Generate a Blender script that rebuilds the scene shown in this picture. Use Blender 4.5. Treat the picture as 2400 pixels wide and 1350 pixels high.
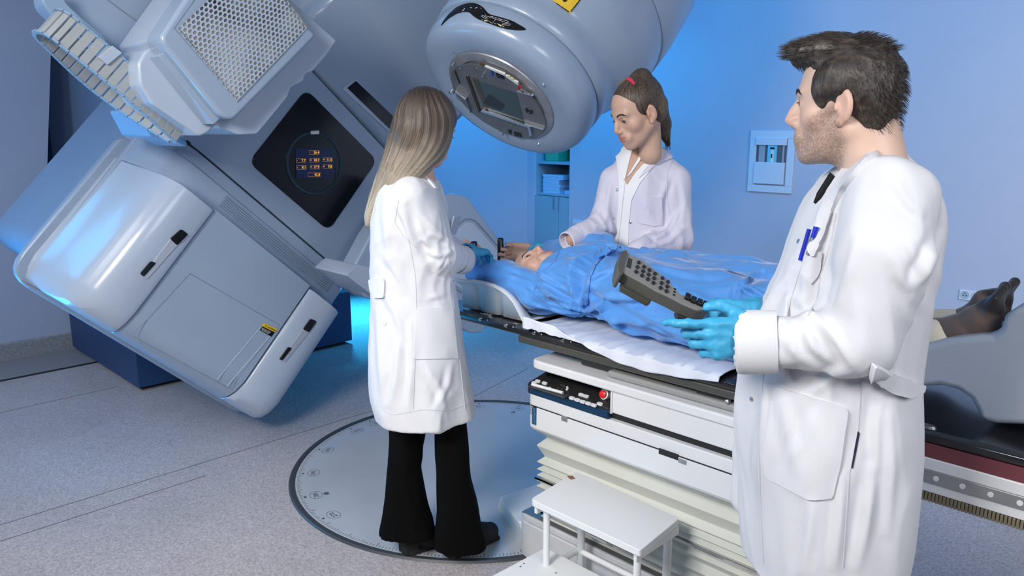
import bpy, bmesh, math, random
import numpy as np
from mathutils import Vector, Matrix, geometry
from mathutils.bvhtree import BVHTree
random.seed(7)
for o in list(bpy.data.objects): bpy.data.objects.remove(o)
SC = bpy.context.scene; COL = SC.collection
# ---------------------------------------------------------------- camera
FPX, CX, CY = 1803.0, 1200.0, 675.0
TH = math.atan(379/1803.0); CAMZ = 1.6
S2 = 2**-.5
cR = np.array([S2, -S2, 0]); cF0 = np.array([S2, S2, 0]); cZ = np.array([0, 0, 1.])
cF = cF0*math.cos(TH)-cZ*math.sin(TH); cU = cF0*math.sin(TH)+cZ*math.cos(TH)
CAM = np.array([0, 0, CAMZ])
cam = bpy.data.cameras.new('camera'); camo = bpy.data.objects.new('camera', cam); COL.objects.link(camo)
cam.sensor_width = 36; cam.lens = FPX/2400*36; cam.clip_start = .05
camo.location = CAM
camo.rotation_euler = Matrix((cR, cU, -cF)).transposed().to_euler()
SC.camera = camo
# ---------------------------------------------------------------- world, lights, exposure
SC.view_settings.view_transform = 'Standard'; SC.view_settings.look = 'None'
SC.view_settings.gamma = 1; SC.view_settings.use_curve_mapping = False
SC.view_settings.exposure = -0.12
W = bpy.data.worlds.new('world'); SC.world = W; W.use_nodes = True
W.node_tree.nodes['Background'].inputs[0].default_value = (.35, .45, .7, 1)
W.node_tree.nodes['Background'].inputs[1].default_value = .3
def area(name, loc, target, size, power, col, sizey=None, spread=180):
    l = bpy.data.lights.new(name, 'AREA'); l.energy = power; l.color = col; l.size = size
    if sizey: l.shape = 'RECTANGLE'; l.size_y = sizey
    l.spread = math.radians(spread)
    o = bpy.data.objects.new(name, l); COL.objects.link(o); o.location = loc
    o.rotation_euler = (Vector(target)-Vector(loc)).to_track_quat('-Z', 'Y').to_euler()
    return o
BL = (.0, .43, .95)
area('key_light', (-1.0, 1.1, 2.6), (1.7, 2.0, .8), .9, 53, (1, .985, .98), spread=120)
area('fill_light', (.7, -1.3, 2.5), (2.2, 1.2, .9), 1.2, 18, (.96, .97, 1), spread=110)
area('floor_fill_light', (-.6, 3.0, 2.8), (1.0, 2.6, 0), 1.2, 16, (1, .97, .95), spread=120)
area('side_wall_light', (3.2, -1.2, 2.7), (5.2, .1, 1.2), 1.0, 44, (1, .95, .95), spread=120)
area('blue_ceiling_light', (3.7, 3.1, 2.84), (5.0, 3.4, 1.2), 1.2, 50, BL)
area('blue_side_light', (4.2, 1.0, 2.84), (5.2, 1.4, 1.0), 1.0, 10, BL)
area('blue_back_light', (2.7, 4.4, 2.84), (3.2, 4.0, .0), .8, 6, BL)
area('blue_partition_fill_light', (4.3, 4.2, 2.84), (4.2, 5.0, 1.0), .9, 40, BL)  # extra blue lamp, added to strengthen the blue on the partition wall
area('blue_floor_light', (3.75, 5.9, 1.3), (3.65, 5.45, .0), .25, 22, (.03, .50, 1.0), spread=75)
area('blue_left_fill_light', (.15, 4.7, .35), (.95, 3.8, .95), .4, 11, BL, spread=95)  # added out of view to throw blue on the left and lower covers
area('blue_high_fill_light', (-.4, 5.3, 2.7), (1.6, 3.7, 1.2), .9, 8, BL, spread=110)  # unseen lamp, added as general blue fill on the gantry
area('left_wall_fill_light', (-.8, 4.3, 2.7), (.2, 6.14, 1.2), .8, 26, (.62, .76, 1), spread=130)  # unseen bluish lamp, added to brighten the left wall
# ---------------------------------------------------------------- measuring helpers (points on known planes of the room)
def ray(px, py): return cF + cR*(px-CX)/FPX - cU*(py-CY)/FPX
def pz(px, py, z=0): d = ray(px, py); return CAM+d*((z-CAMZ)/d[2])
def pX(px, py, X): d = ray(px, py); return CAM+d*(X/d[0])
def pY(px, py, Y): d = ray(px, py); return CAM+d*(Y/d[1])
def pd(px, py, D): d = ray(px, py); return CAM+d*(D/(d@cF0))
# ---------------------------------------------------------------- materials
def lin(c): return tuple(x/12.92 if x <= .04045 else ((x+.055)/1.055)**2.4 for x in c)
def hx(h): return lin(tuple(int(h[i:i+2], 16)/255 for i in (0, 2, 4)))
MATS = {}
def spec0(m):
    m.node_tree.nodes['Principled BSDF'].inputs['Specular IOR Level'].default_value = .12; return m
def mat(name, col, rough=.5, metal=0, bump=0, bscale=200, crump=None, noise=0, nscale=5, col2=None, emit=None, es=1, coat=0, sub=0, alpha=1, vcol=None, sheen=0, trans=0):
    if name in MATS: return MATS[name]
    m = bpy.data.materials.new(name); m.use_nodes = True; nt = m.node_tree; N = nt.nodes; Lk = nt.links
    b = N['Principled BSDF']
    if isinstance(col, str): col = hx(col)
    if isinstance(col2, str): col2 = hx(col2)
    b.inputs['Base Color'].default_value = (*col, 1); b.inputs['Roughness'].default_value = rough
    b.inputs['Metallic'].default_value = metal; b.inputs['Coat Weight'].default_value = coat
    b.inputs['Coat Roughness'].default_value = .12
    b.inputs['Alpha'].default_value = alpha; b.inputs['Transmission Weight'].default_value = trans
    if sub: b.inputs['Subsurface Weight'].default_value = sub; b.inputs['Subsurface Radius'].default_value = (.9, .35, .2); b.inputs['Subsurface Scale'].default_value = .012
    if sheen: b.inputs['Sheen Weight'].default_value = sheen
    tc = N.new('ShaderNodeTexCoord')
    if noise:
        n = N.new('ShaderNodeTexNoise'); n.inputs['Scale'].default_value = nscale; n.inputs['Detail'].default_value = 6
        Lk.new(tc.outputs['Object'], n.inputs['Vector'])
        mx = N.new('ShaderNodeMix'); mx.data_type = 'RGBA'
        c2 = col2 or tuple(c*(1-noise) for c in col)
        mx.inputs[6].default_value = (*col, 1); mx.inputs[7].default_value = (*c2, 1)
        r = N.new('ShaderNodeMapRange'); r.inputs[1].default_value = .35; r.inputs[2].default_value = .65
        Lk.new(n.outputs[0], r.inputs[0]); Lk.new(r.outputs[0], mx.inputs[0]); Lk.new(mx.outputs[2], b.inputs['Base Color'])
    if vcol:
        a = N.new('ShaderNodeVertexColor'); a.layer_name = vcol; Lk.new(a.outputs[0], b.inputs['Base Color'])
    if bump:
        n = N.new('ShaderNodeTexNoise'); n.inputs['Scale'].default_value = bscale; n.inputs['Detail'].default_value = 3
        Lk.new(tc.outputs['Object'], n.inputs['Vector'])
        bp = N.new('ShaderNodeBump'); bp.inputs['Strength'].default_value = bump; bp.inputs['Distance'].default_value = .004
        Lk.new(n.outputs[0], bp.inputs['Height']); Lk.new(bp.outputs[0], b.inputs['Normal'])
        if crump:   # soft crumpling of cloth: ridged noise, (scale x, y, z, depth)
            mp = N.new('ShaderNodeMapping'); mp.inputs['Scale'].default_value = crump[:3]; Lk.new(tc.outputs['Object'], mp.inputs['Vector'])
            c = N.new('ShaderNodeTexNoise'); c.noise_type = 'RIDGED_MULTIFRACTAL'; c.inputs['Scale'].default_value = 1; c.inputs['Detail'].default_value = 3; c.inputs['Distortion'].default_value = .6
            Lk.new(mp.outputs[0], c.inputs['Vector']); b2 = N.new('ShaderNodeBump'); b2.inputs['Strength'].default_value = 1; b2.inputs['Distance'].default_value = crump[3]
            Lk.new(c.outputs[0], b2.inputs['Height']); Lk.new(b2.outputs[0], bp.inputs['Normal'])
    if emit:
        if isinstance(emit, str): emit = hx(emit)
        b.inputs['Emission Color'].default_value = (*emit, 1); b.inputs['Emission Strength'].default_value = es
    MATS[name] = m; return m
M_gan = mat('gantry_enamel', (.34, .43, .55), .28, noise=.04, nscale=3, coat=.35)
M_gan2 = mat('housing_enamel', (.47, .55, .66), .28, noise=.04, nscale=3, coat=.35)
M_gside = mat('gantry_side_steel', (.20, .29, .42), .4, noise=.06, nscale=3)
M_dark = mat('black_gap', (.012, .013, .014), .6)
M_blk = mat('black_gloss', (.006, .006, .006), .18)
M_blkm = mat('black_plastic', (.018, .018, .018), .4, bump=.1)
M_steel = mat('brushed_steel', (.50, .50, .50), .42, .75, noise=.25, nscale=8)
M_steeld = mat('dark_steel', (.27, .28, .28), .42, .7, noise=.2, nscale=9)
M_chrome = mat('chrome', (.8, .8, .82), .12, 1)
M_white = mat('white_enamel', (.78, .79, .79), .35, noise=.04, nscale=4, coat=.2)
M_whitew = mat('worn_white_enamel', (.64, .66, .67), .45, noise=.08, nscale=18)
M_bellow = mat('ivory_bellows', (.66, .67, .60), .45, noise=.05)
M_bstand = mat('blue_steel_cabinet', (.015, .06, .17), .5, noise=.1)
M_yel = mat('yellow_print', (.85, .55, .02), .5)
M_wprint = mat('white_print', (.75, .75, .72), .5)
M_wall = mat('wall_paint', (.44, .52, .67), .75, bump=.05, bscale=90, noise=.02)
M_red = mat('red_button', (.7, .02, .02), .3)
# ---------------------------------------------------------------- object helpers
def link(name, me, material, parent=None):
    o = bpy.data.objects.new(name, me); COL.objects.link(o)
    if material is not None:
        for m_ in (material if isinstance(material, (list, tuple)) else [material]): me.materials.append(m_)
    if parent is not None:
        o.parent = parent; o.matrix_parent_inverse = WM[parent.name].inverted()
    WM[o.name] = Matrix.Translation(o.location)
    return o
WM = {}
def thing(name, label, cat, loc=(0, 0, 0), group=None):
    o = bpy.data.objects.new(name, None); COL.objects.link(o); o.location = loc; o.empty_display_size = .1
    WM[o.name] = Matrix.Translation(loc)
    return tag(o, label, cat, group)
def tag(o, label=None, cat=None, group=None, kind=None):
    if label: o['label'] = label
    if cat: o['category'] = cat
    if group: o['group'] = group
    if kind: o['kind'] = kind
    return o
def mk(name, V, F, material, parent=None, smooth=None, bevel=0, seg=2, mi=None):
    V = np.array(V, float).reshape(-1, 3); c = (V.min(0)+V.max(0))/2
    me = bpy.data.meshes.new(name); me.from_pydata((V-c).tolist(), [], [list(map(int, f)) for f in F])
    if mi is not None: me.polygons.foreach_set('material_index', mi)
    bm = bmesh.new(); bm.from_mesh(me); bmesh.ops.recalc_face_normals(bm, faces=bm.faces); bm.to_mesh(me); bm.free()
    if smooth is not None or bevel:
        me.polygons.foreach_set('use_smooth', [True]*len(me.polygons))
        me.set_sharp_from_angle(angle=math.radians(smooth or 40))
    o = link(name, me, material, None); o.location = c
    WM[o.name] = Matrix.Translation(c)
    if parent is not None:
        o.parent = parent; o.matrix_parent_inverse = WM[parent.name].inverted()
    if bevel:
        b = o.modifiers.new('bevel', 'BEVEL'); b.width = bevel; b.segments = seg; b.limit_method = 'ANGLE'; b.angle_limit = math.radians(30); b.harden_normals = True
    return o
class MB:
    def __init__(s): s.V = []; s.F = []
    def add(s, V, F):
        n = len(s.V); s.V += [tuple(map(float, v)) for v in V]; s.F += [[i+n for i in f] for f in F]; return s
    def box(s, a, b, fr=None):
        x0, y0, z0 = a; x1, y1, z1 = b
        V = [(x0, y0, z0), (x1, y0, z0), (x1, y1, z0), (x0, y1, z0), (x0, y0, z1), (x1, y0, z1), (x1, y1, z1), (x0, y1, z1)]
        if fr: V = [fr(*v) for v in V]
        return s.add(V, [(0, 3, 2, 1), (4, 5, 6, 7), (0, 1, 5, 4), (1, 2, 6, 5), (2, 3, 7, 6), (3, 0, 4, 7)])
    def tube(s, P, r, n=10, cap=True):
        P = [np.array(p, float) for p in P]; rr = r if isinstance(r, (list, tuple)) else [r]*len(P)
        V = []; F = []; prev = None
        for i, p in enumerate(P):
            d = P[min(i+1, len(P)-1)]-P[max(i-1, 0)]; d = d/(np.linalg.norm(d)+1e-9)
            if prev is None:
                a = np.cross(d, (0, 0, 1.)) if abs(d[2]) < .9 else np.cross(d, (1., 0, 0))
            else: a = prev-d*(prev@d)
            a = a/(np.linalg.norm(a)+1e-9); prev = a; b = np.cross(d, a)
            for k in range(n):
                t = 2*math.pi*k/n; V.append(p+rr[i]*(a*math.cos(t)+b*math.sin(t)))
        m = len(P)
        for i in range(m-1):
            for k in range(n): F.append((i*n+k, i*n+(k+1) % n, (i+1)*n+(k+1) % n, (i+1)*n+k))
        if cap: F.append(tuple(range(n-1, -1, -1))); F.append(tuple((m-1)*n+k for k in range(n)))
        return s.add(V, F)
    def lathe(s, prof, fr, n=64, closed=False):   # prof: (axial, radius); fr(x,y,z) with z axial
        V = []; F = []
        for (z, r) in prof:
            for k in range(n): t = 2*math.pi*k/n; V.append(fr(r*math.cos(t), r*math.sin(t), z))
        m = len(prof)
        for i in range(m-1):
            for k in range(n): F.append((i*n+k, i*n+(k+1) % n, (i+1)*n+(k+1) % n, (i+1)*n+k))
        if not closed: F.append(tuple(range(n-1, -1, -1))); F.append(tuple((m-1)*n+k for k in range(n)))
        return s.add(V, F)
    def prism(s, poly, h0, h1, fr, top=None):      # poly (u,v) ; extrude along h ; fr(u,h,v)
        n = len(poly); tp = top or poly
        V = [fr(u, h0, v) for u, v in poly]+[fr(u, h1, v) for u, v in tp]
        F = [tuple(range(n)), tuple(range(2*n-1, n-1, -1))]+[(i, (i+1) % n, n+(i+1) % n, n+i) for i in range(n)]
        return s.add(V, F)
    def build(s, name, material, parent=None, **k): return mk(name, s.V, s.F, material, parent, **k)
def rpoly(pts, r, n=5):
    """round the corners of a polygon"""
    out = []; m = len(pts); rs = r if isinstance(r, (list, tuple)) else [r]*m
    for i in range(m):
        p = np.array(pts[i], float); a = np.array(pts[i-1], float); b = np.array(pts[(i+1) % m], float)
        la = np.linalg.norm(a-p); lb = np.linalg.norm(b-p); q = min(rs[i], la*.48, lb*.48)
        if q <= 1e-6: out.append(tuple(p)); continue
        s0 = p+(a-p)/la*q; s1 = p+(b-p)/lb*q
        for k in range(n+1):
            t = k/n; out.append(tuple((1-t)**2*s0+2*t*(1-t)*p+t*t*s1))
    return out
def idf(x, y, z): return (x, y, z)
def textmesh(body, size, fr, ext=.0006, align='CENTER'):
    cu = bpy.data.curves.new('t', 'FONT'); cu.body = body; cu.size = size; cu.align_x = align; cu.align_y = 'CENTER'; cu.resolution_u = 2; cu.extrude = ext
    o = bpy.data.objects.new('t', cu); COL.objects.link(o)
    me = bpy.data.meshes.new_from_object(o.evaluated_get(bpy.context.evaluated_depsgraph_get()))
    V = [fr(v.co.x, v.co.y, v.co.z) for v in me.vertices]; F = [tuple(p.vertices) for p in me.polygons]
    bpy.data.objects.remove(o); bpy.data.curves.remove(cu); bpy.data.meshes.remove(me)
    return V, F
# ================================================================ THE ROOM
XW, YW, CEIL = 5.2, 6.14, 2.9
def floor_mat():
    m = bpy.data.materials.new('speckled_vinyl'); m.use_nodes = True; N = m.node_tree.nodes; Lk = m.node_tree.links; b = N['Principled BSDF']
    tc = N.new('ShaderNodeTexCoord'); n1 = N.new('ShaderNodeTexNoise'); n1.inputs['Scale'].default_value = 130; n1.inputs['Detail'].default_value = 5; n1.inputs['Roughness'].default_value = .7
    n2 = N.new('ShaderNodeTexNoise'); n2.inputs['Scale'].default_value = 2.2; n2.inputs['Detail'].default_value = 5
    v = N.new('ShaderNodeTexVoronoi'); v.inputs['Scale'].default_value = 85
    for x in (n1, n2, v): Lk.new(tc.outputs['Object'], x.inputs['Vector'])
    r = N.new('ShaderNodeValToRGB'); e = r.color_ramp.elements; e[0].position = .33; e[0].color = (*hx('9a9092'), 1); e[1].position = .62; e[1].color = (*hx('d6d0cf'), 1)
    Lk.new(n1.outputs[0], r.inputs[0])
    r2 = N.new('ShaderNodeValToRGB'); e = r2.color_ramp.elements; e[0].position = .0; e[0].color = (.25, .22, .22, 1); e[1].position = .16; e[1].color = (1, 1, 1, 1)
    Lk.new(v.outputs['Distance'], r2.inputs[0])
    mm = N.new('ShaderNodeMix'); mm.data_type = 'RGBA'; mm.blend_type = 'MULTIPLY'; mm.inputs[0].default_value = .45
    Lk.new(r.outputs[0], mm.inputs[6]); Lk.new(r2.outputs[0], mm.inputs[7])
    m3 = N.new('ShaderNodeMix'); m3.data_type = 'RGBA'; m3.blend_type = 'MULTIPLY'; m3.inputs[0].default_value = .25
    Lk.new(mm.outputs[2], m3.inputs[6]); Lk.new(n2.outputs[0], m3.inputs[7]); Lk.new(m3.outputs[2], b.inputs['Base Color'])
    b.inputs['Roughness'].default_value = .42
    return m
M_floor = floor_mat()
st = lambda o: tag(o, kind='structure')
st(MB().box((-2.6, -2.6, -.1), (XW+.6, 7.6, 0)).build('floor', M_floor))
st(MB().box((-2.6, -2.6, CEIL), (XW+.6, 7.6, CEIL+.1)).build('ceiling', mat('ceiling_paint', (.7, .72, .76), .8)))
# right wall with a niche opening (cabinet) near the back
NY0, NY1 = pX(1334, 460, XW)[1], pX(1251, 460, XW)[1]      # niche extent along Y
wr = MB().box((XW, -2.6, 0), (XW+.1, NY0, CEIL)).box((XW, NY1, 0), (XW+.1, 7.6, CEIL)).box((XW, NY0, 2.35), (XW+.1, NY1, CEIL))
wr.box((XW+.5, NY0-.1, 0), (XW+.6, NY1+.1, CEIL)).box((XW+.1, NY0-.03, 0), (XW+.5, NY0, CEIL)).box((XW+.1, NY1, 0), (XW+.5, NY1+.03, CEIL))
st(wr.build('wall_right', M_wall))
# back wall in two stretches: left of the stand opening, and behind the gantry on the right
ED = pY(114, 230, YW)[0]
_a, _b = pY(123, 0, YW), pY(110, 417, YW)
st(MB().prism([(-2.6, 0), (1.6, 0), (1.6, .25), (_b[0], _b[2]), (_a[0], _a[2]), (_a[0]+.02, CEIL), (-2.6, CEIL)], YW, YW+.12, lambda u, h, v: (u, h, v)).build('wall_back', M_wall))
st(MB().box((4.0, 5.0, 0), (XW, 5.1, CEIL)).build('wall_partition', M_wall))
st(MB().box((ED-.3, 7.2, 0), (XW, 7.3, CEIL)).build('wall_alcove', mat('alcove_paint', (.10, .2, .34), .6)))
st(MB().box((-2.6, -2.6, 0), (-2.5, YW, CEIL)).build('wall_left', M_wall))
st(MB().box((-2.6, -2.6, 0), (XW, -2.5, CEIL)).build('wall_front', M_wall))
# baseboards: coved vinyl skirting with a dark top strip
M_skirt = mat('skirting_vinyl', (.34, .36, .38), .5, noise=.25, nscale=60)
bb = MB().prism([(YW, 0), (YW-.012, 0), (YW-.012, .115), (YW, .125)], -2.5, ED-.01, lambda u, h, v: (h, u, v)).build('baseboard_back', M_skirt)
st(bb)
st(MB().box((XW-.012, -2.5, 0), (XW, NY0, .12)).build('baseboard_right', M_skirt))
st(MB().box((4.0, 4.988, 0), (XW, 5.0, .12)).build('baseboard_partition', M_skirt))
# floor seams and border strip (welded joints of the vinyl sheets)
M_seam = mat('vinyl_weld', (.16, .15, .15), .5)
M_border = mat('vinyl_border', (.30, .30, .32), .5, noise=.2, nscale=50)
yb = pz(0, 893)[1]
st(MB().box((-2.5, yb, 0), (ED+.2, YW-.012, .003)).build('trim_1', M_border))
st(MB().box((-2.5, yb-.02, 0), (ED+.2, yb, .006)).build('trim_2', M_dark))
for i, y in enumerate((pz(800, 985)[1], pz(60, 1250)[1], 5.0)):
    st(MB().box((-2.0, y-.002, 0), (pz(885, 962)[0] if i == 0 else (1.35 if i == 1 else 1.5), y+.002, .0012)).build('trim_%d' % (3+i), M_seam))
for i, (a, b) in enumerate((((1110, 930), (1235, 865)), ((812, 700), (866, 690)))):
    p, q = pz(*a), pz(*b); d = (q-p)/np.linalg.norm(q-p); n = np.array([-d[1], d[0], 0])*.002
    st(mk('trim_%d' % (6+i), [p-n, q-n, q+n, p+n, p-n+(0, 0, .0012), q-n+(0, 0, .0012), q+n+(0, 0, .0012), p+n+(0, 0, .0012)], [(0, 1, 2, 3), (4, 5, 6, 7), (0, 1, 5, 4), (1, 2, 6, 5), (2, 3, 7, 6), (3, 0, 4, 7)], M_seam))
# turntable disc in the floor
DC = np.array([2.33, 2.58]); DR = .842
td = thing('floor_turntable', 'round grey steel turntable cover with degree scale, flush in the floor under the long-haired woman', 'floor plate', (DC[0], DC[1], 0))
fd = lambda x, y, z: (DC[0]+x, DC[1]+y, z)
MB().lathe([(0, DR), (.0035, DR), (.004, DR-.003)], fd, 160).build('plate', mat('turntable_plate', (.54, .57, .60), .38, .15, noise=.10, nscale=2.2), td)
MB().lathe([(.0, DR+.004), (.0075, DR+.004), (.009, DR+.010), (.009, DR+.024), (.0, DR+.030), (.0, DR+.004)], fd, 160, True).build('rim', mat('rubber_rim', (.05, .055, .06), .45), td, smooth=40)
tk = MB()
for a in range(0, 360):
    t = math.radians(a); l = .028 if a % 10 == 0 else (.019 if a % 5 == 0 else .012)
    r1 = DR-.008; c, s = math.cos(t), math.sin(t); w = .0011
    V = [fd(r*c+q*s, r*s-q*c, .0044) for r, q in ((r1, -w), (r1, w), (r1-l, w), (r1-l, -w))]
    tk.add(V, [(0, 1, 2, 3)])
tag(tk.build('scale_ticks', M_blkm, td), kind='stuff')
def disc_num(px, py, s):
    p = pz(px, py); a = math.atan2(p[1]-DC[1], p[0]-DC[0]); c, n = math.cos(a), math.sin(a); r = .765
    fr = lambda x, y, z: (DC[0]+r*c+(x*-n*-1)+(y*c), DC[1]+r*n+(x*-c)+(y*n), .0045+z*0)
    m = MB(); V, F = textmesh(s, .03, fr, 0); m.add(V, F)
    for k in range(28):
        t0, t1 = 2*math.pi*k/28, 2*math.pi*(k+1)/28
        m.add([fr(q*1.35*math.cos(t), q*math.sin(t), 0) for q, t in ((.026, t0), (.026, t1), (.0275, t1), (.0275, t0))], [(0, 1, 2, 3)])
    V = [fr(.006*math.cos(k), .047+.006*math.sin(k), 0) for k in np.linspace(0, 2*math.pi, 10)[:-1]]; m.add(V, [tuple(range(9))])
    return m.build('degree_mark', M_blkm, td)
for q in ((745, 1222, '270'), (703, 1170, '280'), (711, 1112, '290'), (760, 1056, '300'), (832, 1010, '330'), (876, 992, '0'), (1122, 949, '50'), (1218, 953, '70')): disc_num(*q)
for (px, py) in ((765, 1159), (904, 1003), (1203, 968)):
    p = pz(px, py); MB().lathe([(.0035, .013), (.006, .012)], lambda x, y, z, p=p: (p[0]+x, p[1]+y, z), 16).build('bolt', M_steeld, td)
# niche cabinet
cab = thing('wall_cabinet', 'tall blue-lit cupboard with open shelves in a wall niche behind the ponytailed woman', 'cupboard', (XW+.25, (NY0+NY1)/2, 0))
zc = pX(1300, 455, XW)[2]; zs = pX(1290, 382, XW)[2]
M_cab = mat('cupboard_laminate', (.22, .42, .55), .5)
c = MB(); c.box((XW+.03, NY0, 0), (XW+.48, NY0+.018, 2.3)).box((XW+.03, NY1-.018, 0), (XW+.48, NY1, 2.3)).box((XW+.46, NY0, 0), (XW+.48, NY1, 2.3)).box((XW+.03, NY0, 2.28), (XW+.48, NY1, 2.3)).box((XW+.03, NY0, .05), (XW+.48, NY1, .08))
c.build('carcass', M_cab, cab)
MB().box((XW+.03, NY0+.018, zs-.012), (XW+.46, NY1-.018, zs+.012)).build('shelf', M_cab, cab)
MB().box((XW+.03, NY0+.018, zc-.02), (XW+.46, NY1-.018, zc)).build('worktop', M_cab, cab)
ym = pX(1308, 480, XW)[1]
for y0, y1, hy in ((NY0, ym-.002, pX(1309, 475, XW)[1]-.012), (ym+.002, NY1, pX(1300, 475, XW)[1])):
    d = MB().box((XW+.01, y0, .08), (XW+.03, y1, zc-.025)).build('door', M_cab, cab)
    h0, h1 = pX(1301, 489, XW)[2], pX(1301, 462, XW)[2]
    MB().tube([(XW+.01, hy, h0), (XW-.018, hy, h0), (XW-.018, hy, h1), (XW+.01, hy, h1)], .004, 8).build('handle', M_chrome, d)
# binders and paper stacks
M_paper = mat('folder_paper', (.35, .6, .85), .6)
def cabY(px, py): return pX(px, py, XW+.1)
ps = [(1262, 1312, 447, 455), (1260, 1303, 443, 450), (1262, 1300, 440, 445)]
z = zc
rnd = random.Random(3)
for i in range(11):
    h = [.022, .012, .016, .01, .02, .014, .02, .01, .016, .008, .02][i]
    ya, yb2 = pX(1303-rnd.random()*4+(9 if i > 7 else 0), 430, XW)[1], pX(1261+rnd.random()*3, 430, XW)[1]
    o = MB().box((XW+.06, ya, z), (XW+.36, yb2, z+h-.001)).build('paper_folder', M_paper)
    nm = ['bottom', 'second from the bottom', 'third from the bottom', 'fourth from the bottom', 'fifth from the bottom', 'sixth, middle', 'fifth from the top', 'fourth from the top', 'third from the top', 'second from the top', 'top'][i]
    tag(o, 'pale folder of papers in the niche cupboard, %s of the stack' % nm, 'folder', 'paper folders stacked on the cupboard worktop'); z += h
tag(MB().box((XW+.08, pX(1329, 430, XW)[1], zc), (XW+.38, pX(1310, 430, XW)[1]-.0, zc+.03)).build('paper_folder', M_paper), 'short folder lying right of the paper stack in the niche cupboard', 'folder', None)
tag(MB().box((XW+.08, pX(1294, 370, XW)[1], zs+.013), (XW+.36, pX(1264, 370, XW)[1]-.0, zs+.3)).build('binder', mat('green_binder', (.04, .42, .25), .5), bevel=.004), 'green box file on the upper shelf of the niche cupboard', 'binder')
tag(MB().box((XW+.2, pX(1308, 370, XW)[1], zs+.013), (XW+.42, pX(1296, 370, XW)[1], zs+.28)).build('binder', mat('olive_binder', (.05, .08, .02), .5), bevel=.004), 'dark olive box file beside the green one on the upper shelf', 'binder')
# wall panel (recessed valve box)
wp = thing('wall_service_panel', 'framed recessed service box with a small window, on the blue wall left of the bearded man', 'panel', (XW, pX(1808, 380, XW)[1], 1.3))
def XP(px, py): p = pX(px, py, XW); return (p[1], p[2])
fX = lambda u, h, v: (XW-h, u, v)
yR, yL = XP(1861, 380)[0], XP(1757, 380)[0]; zT, zB = XP(1757, 306)[1], XP(1757, 448)[1]
def zz(py): return XP(1800, py)[1]
def yy(px): return XP(px, 380)[0]
M_pan = mat('panel_paint', (.58, .70, .84), .5)
fr_ = MB()
for a, b in (((yL, zT), (yR, zT-.055)) , ((yL, zB), (yR, zB+.05)), ((yL, zT-.055), (yL-.05, zB+.05)), ((yR+.05, zT-.055), (yR, zB+.05))):
    fr_.box((XW-.014, min(a[0], b[0]), min(a[1], b[1])), (XW, max(a[0], b[0]), max(a[1], b[1])))
fr_.build('frame', M_pan, wp, bevel=.003)
MB().box((XW-.024, yR+.055, zz(340)), (XW-.002, yL-.05, zz(323))).build('top_flap', M_pan, wp, bevel=.003)
MB().box((XW-.022, yR+.06, zz(431)), (XW-.002, yL-.045, zz(380))).build('door_panel', M_pan, wp, bevel=.003)
MB().box((XW-.008, yR+.06, zz(380)), (XW-.004, yL-.055, zz(340))).build('recess', mat('recess_grey', (.10, .13, .16), .5), wp)
MB().box((XW-.018, yy(1821), zz(380)), (XW-.006, yy(1800), zz(340))).build('module', mat('cyan_module', (.15, .62, .85), .4), wp)
MB().box((XW-.021, yy(1815), zz(380)), (XW-.016, yy(1808), zz(351))).build('module_label', M_wprint, wp)
MB().box((XW-.022, yy(1812), zz(370)), (XW-.020, yy(1809), zz(360))).box((XW-.021, yy(1816), zz(349)), (XW-.017, yy(1806), zz(345))).build('module_slots', M_blkm, wp)
MB().box((XW-.012, yy(1793), zz(380)), (XW-.006, yy(1779), zz(340))).box((XW-.012, yy(1838), zz(380)), (XW-.006, yy(1834), zz(340))).build('recess_lining', mat('lining_grey', (.35, .4, .48), .5), wp)
# air vent
vt = thing('air_vent', 'slatted air vent low on the blue wall beside the ponytailed woman', 'vent', (XW, pX(1380, 530, XW)[1], .7))
va, vb = XP(1344, 514), XP(1440, 560)
MB().box((XW-.012, vb[0], vb[1]), (XW, va[0], va[1])).build('frame', M_pan, vt, bevel=.003)
MB().box((XW-.015, vb[0]+.02, vb[1]+.03), (XW-.011, va[0]-.02, va[1]-.035)).build('dark_opening', M_dark, vt)
k = 0; y = va[0]-.03
while y > vb[0]+.03:
    o = MB().box((XW-.02, y-.006, vb[1]+.03), (XW-.012, y, va[1]-.035)).build('slat', M_pan, vt); y -= .02
# double socket low on the wall
def socket(px, lab):
    p = pX(px, 692.5, XW-.0); p[2] = pX(2275, 692.5, XW)[2]; t = thing('wall_socket', lab, 'socket', (XW, p[1], p[2]), 'pair of wall sockets by the feet')
    w = .031
    MB().box((XW-.009, p[1]-w, p[2]-w), (XW, p[1]+w, p[2]+w)).build('plate', M_pan, t, bevel=.002)
    f2 = lambda x, y, z: (XW-.009-z, p[1]+x, p[2]+y)
    MB().lathe([(0, .025), (.003, .025), (.003, .022), (.0005, .020), (.0005, .017)], f2, 24).build('ring', mat('socket_ring', (.42, .52, .64), .4), t)
    MB().lathe([(.0008, .016), (.001, .016)], f2, 20).build('well', mat('socket_well', (.33, .42, .55), .5), t)
    hh = MB()
    for dx, dz, r in ((-.009, -.003, .0035), (.009, -.003, .0035), (0, .009, .003)): hh.lathe([(.0012, r), (.002, r)], lambda x, y, z, dx=dx, dz=dz: (XW-.009-z, p[1]+x+dx, p[2]+y+dz), 8)
    hh.build('contacts', M_dark, t)
socket(2262, 'round earthed wall socket, the one nearer the bearded man of the pair by the feet')
socket(2288, 'round earthed wall socket, the one nearer the toes of the pair')
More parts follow.
